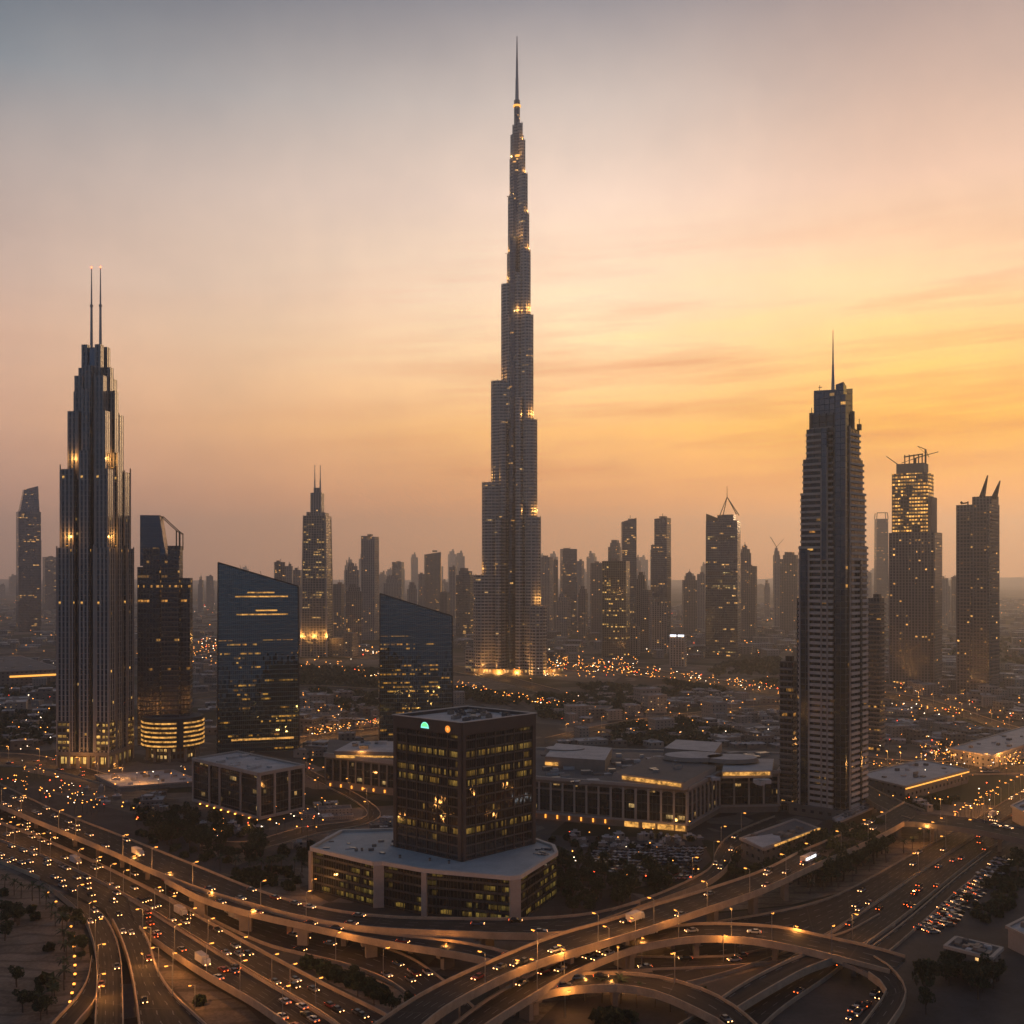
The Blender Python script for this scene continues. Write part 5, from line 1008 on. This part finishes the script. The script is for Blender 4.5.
palms([(560, 1000), (620, 1005), (680, 1012)], 7, 'palm on the sand inside the loop ramp', 'palms inside the loop')
def wood(poly, n, name, sc=5.):
    mb = MB(); xs = [p[0] for p in poly]; ys = [p[1] for p in poly]; made = 0; t = 0
    while made < n and t < n * 30:
        t += 1; x = rnd.uniform(min(xs), max(xs)); y = HOR + 1 / rnd.uniform(1 / (max(ys) - HOR), 1 / (min(ys) - HOR))
        if not inpoly(x, y, poly): continue
        p = P(x, y)
        if not free(p, -1): continue
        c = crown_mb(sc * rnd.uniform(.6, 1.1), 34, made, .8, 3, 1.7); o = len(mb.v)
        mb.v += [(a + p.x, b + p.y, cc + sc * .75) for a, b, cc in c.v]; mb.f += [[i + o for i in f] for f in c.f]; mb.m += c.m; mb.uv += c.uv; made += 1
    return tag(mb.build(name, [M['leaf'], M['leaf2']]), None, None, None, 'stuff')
for nm, poly, n, lab in (('woodland', [(300, 668), (375, 672), (378, 716), (340, 712), (300, 688)], 420, 'dark parkland strip between the two wedge-topped towers'),
    ('woodland', [(536, 690), (600, 686), (680, 694), (640, 712), (540, 722)], 420, 'dark parkland right of the tallest tower base'),
    ('woodland', [(640, 676), (775, 684), (775, 694), (690, 692)], 240, 'thin dark belt of trees in the middle distance at right'),
    ('woodland', [(600, 728), (690, 724), (740, 736), (700, 748), (620, 746)], 260, 'dark trees directly behind the mall'),
    ('woodland', [(0, 672), (58, 672), (58, 690), (0, 700)], 80, 'dark trees beyond the depot at left'),
    ('woodland', [(0, 715), (58, 712), (58, 745), (0, 750)], 120, 'dark grove at left beside the tall left tower'),
    ('woodland', [(735, 660), (780, 660), (780, 676), (700, 676)], 130, 'dark park behind the mall quarter at right'),
    ('woodland', [(890, 640), (1024, 640), (1024, 672), (940, 665)], 180, 'dark open land behind the fin-topped tower'),
    ('woodland', [(456, 690), (530, 700), (525, 708), (456, 702)], 100, 'dark trees behind the brown office block')):
    tag(wood(poly, n, nm), lab, 'woodland')
SAVE = OCC; OCC = []
for poly, n in (([(255, 925), (330, 965), (420, 1010), (330, 1000), (270, 960)], 60), ([(700, 905), (800, 900), (900, 850), (930, 838), (880, 870), (800, 915)], 70), ([(560, 985), (700, 985), (800, 965), (700, 1020), (600, 1024)], 90), ([(0, 870), (60, 905), (85, 960), (40, 1020), (0, 1000)], 7),
    ([(150, 950), (200, 985), (260, 1024), (200, 1010)], 40), ([(200, 885), (300, 895), (300, 870), (230, 872)], 40), ([(120, 800), (300, 830), (320, 860), (200, 870), (140, 840)], 70), ([(550, 835), (720, 840), (700, 895), (560, 905)], 45), ([(880, 800), (990, 800), (900, 840)], 40), ([(960, 880), (1024, 850), (1024, 900), (980, 930)], 40), ([(640, 960), (780, 955), (720, 990)], 40)):
    tag(wood(poly, n, 'shrubs', 1.5), 'low dark shrubs dotted over the ground beside the roads', 'shrubs')
OCC = SAVE
# ================================================================ STREET LAMPS
lp_pole = MB().tube((0, 0, 0), (0, 0, 9.5), .16, .1, 6).tube((0, 0, 9.4), (1.8, 0, 10), .09, .07, 5).mesh('pole', [M['steel']])
lp_head = MB().box(1.9, 0, 9.85, 1.1, .45, .16, 0).mesh('lamp_housing', [M['dark']])
lp_glow = MB().box(1.9, 0, 9.5, 1.0, .6, .34, 0, bot=True).mesh('lamp_glass', [M['lampn']])
lp_light = bpy.data.lights.new('lamp_light', 'POINT'); lp_light.energy = 2100; lp_light.color = (1., .42, .1); lp_light.shadow_soft_size = .5
lp_l2 = bpy.data.lights.new('lamp_light', 'POINT'); lp_l2.energy = 5000; lp_l2.color = (1., .45, .12); lp_l2.shadow_soft_size = 1.
def lamp(p, rz, lab, grp, lit=True, dat=None, k=1.):
    T = thing('street_lamp', lab, 'street lamp', p, rz, grp); T.scale = (k, k, k); inst(lp_pole, 'pole', T); inst(lp_head, 'lamp_housing', T); inst(lp_glow, 'lamp_glass', T)
    if lit: o = bpy.data.objects.new('lamp_light', dat or lp_light); COL.objects.link(o); o.parent = T; o.location = (1.9, 0, 9.2)
def lamps(key, f, n, t0, t1, lab, grp, every=1, jit=0., dat=None):
    for i in range(n):
        t = t0 + (t1 - t0) * (i + .5) / n + rnd.uniform(-jit, jit); p, a = on_road(key, min(.99, max(.01, t)), f); lamp(p, a + (math.pi / 2 if f < .5 else -math.pi / 2), lab, grp, i % every == 0, dat)
lamps('cw2', .0, 17, .06, .96, 'street lamp on the median of the wide left motorway', 'lamps on the left motorway median', 1, .02)
lamps('a1', .0, 9, .1, .8, 'street lamp on the near edge of the long elevated road at left', 'lamps on the elevated road', 1, .02)
lamps('cw1', .02, 6, .45, .95, 'street lamp between the left carriageways under the flyovers', 'lamps under the flyovers', 1, .02)
lamps('c1', .02, 5, .2, .9, 'street lamp along the outer kerb of the left curved ramp', 'lamps along the left ramp', 1, .02)
lamps('c2', .98, 4, .2, .8, 'street lamp along the right kerb of the right curved ramp', 'lamps along the right ramp', 1, .02)
lamps('cw3b', .03, 4, .2, .9, 'street lamp on the outer edge of the elevated left motorway', 'lamps on the elevated stretch', 1, .02)
lamps('b', .02, 11, .1, .92, 'street lamp on the near edge of the big diagonal flyover', 'lamps on the diagonal flyover', 1, .01)
lamps('b2', .02, 8, .2, .95, 'street lamp on the near edge of the curved lower flyover', 'lamps on the curved flyover', 1, .02)
lamps('e', .5, 4, .2, .9, 'street lamp beside the ground road under the curved flyover', 'lamps on the ground road', 1)
lamps('b3', .98, 4, .25, .75, 'street lamp on the outer edge of the loop ramp', 'lamps on the loop ramp', 1)
lamps('dl', .98, 22, .04, .6, 'street lamp along the far kerb of the right motorway', 'lamps along the right motorway', 1, .01)
lamps('dr', .98, 6, .1, .6, 'street lamp on the median of the right motorway', 'lamps on the right motorway median', 1, .01)
lamps('a2r', .95, 4, .2, .9, 'street lamp on the narrow ramp near the pavilion', 'lamps on the narrow ramp', 2)
lamps('bb', .9, 3, .2, .9, 'street lamp on the dark overpass at right', 'lamps on the overpass', 3)
for x, y in ((585, 1001), (624, 996), (612, 1003), (565, 1018), (740, 953), (735, 960), (630, 940), (652, 948), (312, 898), (390, 890), (402, 888), (425, 882), (100, 1010), (143, 978), (195, 1010), (173, 975), (560, 965), (445, 968)):
    lamp(P(x, y), rnd.uniform(0, 6), 'street lamp standing on the ground inside the interchange', 'lamps inside the interchange', True, None, .8)
for i in range(12):
    x, y = ((68, 920), (71, 930), (73, 940), (74, 950), (74.5, 960), (75, 969), (75, 978), (74, 988), (72, 997), (56, 905), (48, 896), (70, 1006))[i]
    b_ = thing('bollard_light', 'small yellow bollard light in the curved row edging the sandy lot', 'bollard light', P(x, y), 0, 'bollard lights by the sandy lot'); MB().box(0, 0, 0, .35, .35, 1.1).build('post', M['dark'], b_); MB().box(0, 0, 1.1, .7, .7, .5, bot=True).build('lantern', M['lampn'], b_)
lamps('far7', .5, 14, .03, .97, 'street lamp on the road crossing the quarter behind the mall', 'lamps behind the mall', 2, .01, lp_l2)
lamps('far8', .5, 10, .03, .9, 'street lamp on the road below the two right towers', 'lamps below the right towers', 1, .01, lp_l2)
lamps('far9', .5, 7, .03, .97, 'street lamp on the lane around the white-framed block', 'lamps around the white-framed block', 1, .01)
lamps('far1', .5, 14, .05, .98, 'street lamp on the middle-distance road behind the wedge towers', 'lamps on the middle-distance road', 1, .01, lp_l2)
lamps('far2', .5, 12, .02, .98, 'street lamp on the distant road right of the tallest tower', 'lamps on the distant right road', 1, .01, lp_l2)
lamps('far3', .5, 7, .1, .98, 'street lamp on the road at the foot of the tall left tower', 'lamps at the left tower foot', 1, .01, lp_l2)
lamps('far4', .5, 9, .2, .95, 'street lamp on the road between the two wedge-topped towers', 'lamps between the wedges', 1, .01, lp_l2)
lamps('far5', .5, 11, .1, .9, 'street lamp on the busy road right of the showroom', 'lamps on the busy right road', 1, .01, lp_l2)
# distant lights: small lanterns on posts, too many to count
def lights(name, mat, items, lab):
    mb = MB()
    for p, r, h in items: mb.tube((p.x, p.y, 0), (p.x, p.y, h - r), .12, .1, 3, 0); mb.blob((p.x, p.y, h), r, 1, .7)
    tag(mb.build(name, [M['dark'], mat]), lab, 'street lights', None, 'stuff')
def along(pts, n, jx=2., jy=.8):
    out = []; L = [0]
    for a, b in zip(pts, pts[1:]): L.append(L[-1] + math.hypot(b[0] - a[0], b[1] - a[1]))
    for k in range(n):
        s = rnd.uniform(0, L[-1]); i = max(j for j in range(len(L)) if L[j] <= s); i = min(i, len(pts) - 2); t = (s - L[i]) / max(1e-6, L[i + 1] - L[i])
        out.append((pts[i][0] + (pts[i + 1][0] - pts[i][0]) * t + rnd.gauss(0, jx), pts[i][1] + (pts[i + 1][1] - pts[i][1]) * t + rnd.gauss(0, jy)))
    return out
def area(x0, x1, y0, y1, n): return [(rnd.uniform(x0, x1), HOR + 1 / rnd.uniform(1 / (y1 - HOR), 1 / (y0 - HOR))) for _ in range(n)]
O, Wt, Rd = [], [], []
pts = []
pts += along([(150, 655), (215, 650), (300, 652), (380, 656), (420, 660)], 130, 3, 2) + along([(300, 668), (345, 670), (378, 682)], 40, 5, 3)
pts += along([(455, 690), (490, 697), (530, 706), (560, 712)], 80, 3, 1.5) + along([(543, 665), (600, 672), (640, 676), (700, 684), (780, 694)], 200, 4, 3)
pts += along([(480, 672), (560, 672)], 90, 3, 2) + area(540, 640, 660, 682, 90) + area(545, 800, 615, 660, 190) + area(0, 215, 600, 660, 170) + area(300, 480, 612, 650, 90)
pts += along([(310, 740), (340, 735), (378, 728)], 46, 2, 1) + area(300, 345, 695, 725, 45) + area(135, 217, 655, 672, 60) + area(200, 218, 640, 660, 30)
pts += area(560, 780, 700, 745, 80) + area(870, 1024, 690, 760, 110) + area(860, 1024, 605, 690, 70) + along([(890, 712), (960, 718)], 26, 3, 2) + along([(925, 755), (1024, 766)], 70, 5, 3)
pts += area(0, 58, 665, 780, 40) + along([(20, 772), (58, 792), (110, 815)], 30, 3, 2) + along([(0, 785), (30, 796), (60, 806)], 25, 2, 2) + along([(65, 805), (100, 818)], 12, 2, 1) + area(60, 200, 775, 830, 26) + area(300, 330, 760, 850, 20) + area(200, 310, 820, 850, 20)
pts += along([(925, 760), (975, 765), (1024, 770)], 90, 4, 3) + area(560, 740, 835, 900, 26) + area(870, 1000, 765, 815, 40) + along([(940, 835), (1000, 800), (1015, 770)], 22, 2, 1.5)
for x, y in pts:
    if y < 588: continue
    p = P(x, y); s = S(y); r = min(.95, .16 + s * .34) * rnd.uniform(.45, 1.25); h = rnd.uniform(4, 9); k = rnd.random()
    (O if k < .78 else Wt if k < .93 else Rd).append((p, r, h))
lights('distant_street_lights', M['lamp'], O, 'countless orange street lights scattered over the distant city')
lights('distant_white_lights', M['lampw'], Wt, 'white lights scattered over the distant city'); lights('distant_red_lights', M['red'], Rd, 'red tail and signal lights scattered over the distant city')
# ================================================================ CARS
paints = [plain('car_paint_%s' % n, c, .3, .03, .1, .3) for n, c in (('silver', (.3, .3, .31)), ('white', (.38, .36, .34)), ('black', (.02, .02, .022)), ('blue', (.05, .08, .14)), ('grey', (.12, .12, .12)), ('red', (.2, .03, .02)))]
cg = plain('car_glass', (.015, .017, .02), .08, .05, 1); ty = plain('tyre', (.02, .02, .02), .9, .1, 1)
hl = emit('car_headlight', (1., .43, .14), 11.); tl = emit('car_taillight', (1., .13, .02), 7.)
prof = [(-2.3, .35), (2.3, .35), (2.35, .8), (1.2, .98), (-1.9, 1.0), (-2.35, .85)]
def extr(pr, w, w2=None):
    mb = MB(); w2 = w2 or w; n = len(pr); ws = [w if z_ < 1.1 else w2 for _, z_ in pr]
    for i in range(n): j = (i + 1) % n; mb.face([(pr[i][0], -ws[i], pr[i][1]), (pr[j][0], -ws[j], pr[j][1]), (pr[j][0], ws[j], pr[j][1]), (pr[i][0], ws[i], pr[i][1])])
    mb.face([(x, -ws[i], z_) for i, (x, z_) in enumerate(pr)][::-1]); mb.face([(x, ws[i], z_) for i, (x, z_) in enumerate(pr)]); return mb
bodies = [extr(prof, .92).mesh('body', [p]) for p in paints]
cab = extr([(-1.75, .99), (1.0, .97), (.35, 1.42), (-1.2, 1.45)], .84, .68).mesh('cabin', [cg])
rf = [MB().box(-.42, 0, 1.425, 1.3, 1.2, .05).mesh('roof', [p]) for p in paints]
wh = MB().tube((0, -.12, 0), (0, .12, 0), .33, .33, 10).mesh('wheel', [ty])
hlm = MB().box(0, 0, 0, .16, .34, .2, bot=True).mesh('headlight', [hl]); tlm = MB().box(0, 0, 0, .12, .36, .2, bot=True).mesh('taillight', [tl])
far_car = []
for p in paints:
    a = extr(prof, .92); b = extr([(-1.75, .99), (1.0, .97), (.35, 1.42), (-1.2, 1.45)], .84, .68); o = len(a.v); a.v += b.v; a.f += [[i + o for i in f] for f in b.f]; a.m += [1] * len(b.f); a.uv += b.uv
    for y in (-.62, .62): a.box(2.36, y, .58, .12, .3, .2, 2, bot=True); a.box(-2.36, y, .64, .12, .3, .2, 3, bot=True)
    for x in (-1.4, 1.4): a.box(x, 0, .02, .62, 1.86, .5, 4)
    far_car.append(a)
fm_on = [a.mesh('car', [paints[i], cg, hl, tl, ty]) for i, a in enumerate(far_car)]; fm_off = [a.mesh('car', [paints[i], cg, paints[0], paints[5], ty]) for i, a in enumerate(far_car)]
CARS = []
names = ('silver', 'white', 'black', 'blue', 'grey', 'red'); ncar = [0]
def car(p, rz, lab, grp, detail=False, on=True, ci=None):
    ci = rnd.choice((0, 1, 1, 2, 2, 3, 4, 4, 5)) if ci is None else ci; CARS.append((p.length, p, rz, lab, grp, detail, on, ci))
def build_car(p, rz, lab, grp, detail, on, ci):
    if not detail:
        tag(inst((fm_on if on else fm_off)[ci], 'car', None, p, rz), lab, 'car', grp); return
    T = thing('car', lab, 'car', p, rz, grp); inst(bodies[ci], 'body', T); inst(cab, 'cabin', T); inst(rf[ci], 'roof', T)
    for x in (-1.4, 1.4):
        for y in (-.82, .82): inst(wh, 'wheel', T, (x, y, .33))
    for y in (-.62, .62): inst(hlm, 'headlight', T, (2.33, y, .55)); inst(tlm, 'taillight', T, (-2.33, y, .62))
def traffic(key, n, lanes, side, lab, grp, detail=False, t0=.03, t1=.97):
    for i in range(n):
        t = rnd.uniform(t0, t1); f = (rnd.randrange(lanes) + .5) / lanes; p, a = on_road(key, t, f); car(p + Vector((0, 0, .02)), a + (math.pi if side else 0), lab, grp, detail)
traffic('cw2', 44, 4, 0, 'car with lights on heading down the middle carriageway of the left motorway', 'cars on the middle left carriageway')
traffic('cw3', 38, 5, 0, 'car on the near carriageway of the wide left motorway', 'cars on the near left carriageway', t1=.5); traffic('cw3b', 18, 5, 1, 'car on the elevated stretch of the left motorway', 'cars on the elevated left motorway', True)
traffic('cw1', 36, 4, 0, 'car on the far carriageway below the elevated road', 'cars on the far left carriageway')
traffic('a1', 36, 4, 0, 'car on the long elevated road passing the glass podium', 'cars on the long elevated road'); traffic('a1b', 7, 2, 0, 'car on the lower branch in front of the glass podium', 'cars on the lower branch')
traffic('c1', 5, 3, 0, 'car on the left curved ramp', 'cars on the left curved ramp', True); traffic('c2', 6, 3, 0, 'car on the right curved ramp', 'cars on the right curved ramp', True)
traffic('b', 18, 5, 1, 'car on the big diagonal flyover', 'cars on the diagonal flyover', True); traffic('b2', 13, 3, 1, 'car on the curved lower flyover', 'cars on the curved flyover', True); traffic('b3', 6, 2, 0, 'car on the loop ramp', 'cars on the loop ramp', True)
traffic('dr', 44, 6, 1, 'car with red tail lights on the near side of the right motorway', 'cars driving away on the right motorway'); traffic('dl', 18, 5, 0, 'car on the far side of the right motorway', 'cars on the far side of the right motorway')
traffic('a2r', 4, 2, 1, 'car on the narrow ramp near the pavilion', 'cars on the narrow ramp'); traffic('bb', 4, 2, 0, 'car on the dark overpass', 'cars on the overpass'); traffic('e', 4, 3, 1, 'car on the ground road under the curved flyover', 'cars on the ground road')
def parked(poly, rows, n, lab, grp, rz, jit=.15, on=0.):
    b = [P(x, y) for x, y in poly]; got = 0
    for i in range(n):
        u, v = (i % rows + .5) / rows, (i // rows + .5) / math.ceil(n / rows); a = b[0].lerp(b[1], v); c = b[3].lerp(b[2], v); p = a.lerp(c, u) + Vector((rnd.gauss(0, jit), rnd.gauss(0, jit), .2))
        if rnd.random() < .15: continue
        car(p, rz + rnd.uniform(-.06, .06) + rnd.choice((0, math.pi)), lab, grp, False, rnd.random() < on)
parked([(592, 846), (706, 848), (692, 882), (596, 872)], 10, 210, 'parked car in the crowded lot in front of the mall', 'cars parked in front of the mall', .9, .5)
parked([(915, 932), (1000, 858), (1012, 862), (942, 938)], 4, 84, 'parked car in the long lot beside the right motorway', 'cars parked beside the right motorway', .2, .4, .3)
parked([(840, 1015), (886, 985), (893, 990), (852, 1024)], 2, 16, 'car in the queue beside the short curved ramp', 'cars queued by the short ramp', 1., .2, .9)
traffic('far5', 26, 4, 1, 'car with lights on in the busy road right of the showroom', 'cars on the busy right road'); traffic('far3', 12, 3, 1, 'car on the road at the foot of the tall left tower', 'cars at the left tower foot')
CARS.sort(key=lambda c: c[0])
for c in CARS[:299]: build_car(*c[1:])
mb = MB()
for _, p, rz, lab, grp, detail, on, ci in CARS[299:]:
    src = far_car[ci]; o = len(mb.v); ca, sa = math.cos(rz), math.sin(rz); mb.v += [(x * ca - y * sa + p.x, x * sa + y * ca + p.y, zz + p.z) for x, y, zz in src.v]; mb.f += [[i + o for i in f] for f in src.f]; mb.uv += src.uv
    mb.m += [{0: 0, 1: 1, 2: 2 if on else 0, 3: 3 if on else 0, 4: 1}[k] for k in src.m]
tag(mb.build('distant_cars', [paints[0], cg, hl, tl]), 'mass of small far-off cars on the lots and roads of the middle distance', 'cars', None, 'stuff')
tcab = extr([(2.2, .5), (4.2, .5), (4.25, 1.4), (3.8, 2.6), (2.2, 2.6)], 1.1).mesh('cab', [paints[1]]); tbx = MB().box(-.9, 0, .8, 6., 2.4, 2.5, bot=True).mesh('cargo_box', [M['roofw']]); tch = MB().box(-.4, 0, .45, 7.6, 1.6, .34, bot=True).mesh('chassis', [ty])
for i, (k_, t, f, lab) in enumerate((('cw2', .35, .4, 'box truck on the middle left carriageway, furthest up the slope'), ('cw2', .62, .65, 'box truck on the middle left carriageway, halfway down'), ('cw3b', .45, .3, 'box truck on the elevated stretch of the left motorway'), ('a1', .5, .4, 'box truck on the long elevated road at its bend'), ('cw1', .7, .5, 'box truck under the elevated road'), ('b', .35, .6, 'box truck climbing the big diagonal flyover'), ('dl', .35, .5, 'box truck on the far side of the right motorway'), ('dr', .3, .3, 'box truck on the near side of the right motorway'))):
    p, a = on_road(k_, t, f); T = thing('box_truck', lab, 'truck', p + Vector((0, 0, .03)), a); inst(tcab, 'cab', T); inst(tbx, 'cargo_box', T); inst(tch, 'chassis', T)
    for x in (-3, -1.8, 3.1):
        for y in (-.95, .95): inst(wh, 'wheel', T, (x, y, .42), 0, (1.3, 1.3, 1.3))
    for y in (-.8, .8): inst(hlm, 'headlight', T, (4.26, y, .9)); inst(tlm, 'taillight', T, (-3.95, y, 1.))
bus = extr([(-5.5, .4), (5.5, .4), (5.6, 1.2), (5.4, 3.1), (-5.5, 3.1)], 1.25); p, a = on_road('b', .66, .35)
T = thing('bus', 'bright white bus on the big diagonal flyover', 'bus', p, a); bus.build('body', M['roofw'], T)
for y in (-1.28, 1.28): MB().box(0, y, 1.5, 10, .06, 1.1, bot=True).build('window', emit('bus_window', (.9, .95, 1.), 2.5), T)
for x in (-3.6, 3.6):
    for y in (-1.1, 1.1): inst(wh, 'wheel', T, (x, y, .45), 0, (1.4, 1.4, 1.4))
for y in (-.8, .8): inst(hlm, 'headlight', T, (5.6, y, .8)); inst(tlm, 'taillight', T, (-5.55, y, .9))
print('cars', len(CARS), 'lights', len(O), len(Wt), len(Rd))
# ================================================================ HAZE
m, N = newmat('haze_air'); v = N.n('ShaderNodeVolumePrincipled'); v.inputs['Density'].default_value = .0001; v.inputs['Color'].default_value = (.90, .92, .97, 1); v.inputs['Anisotropy'].default_value = .68
o = N.n('ShaderNodeOutputMaterial'); N.l(v.outputs[0], o.inputs['Volume'])
hb = MB().box(0, 0, -1, 32000, 32000, 880, bot=True); ho = hb.build('haze', m); tag(ho, 'thin warm dusk haze over the whole city', 'haze', None, 'stuff')
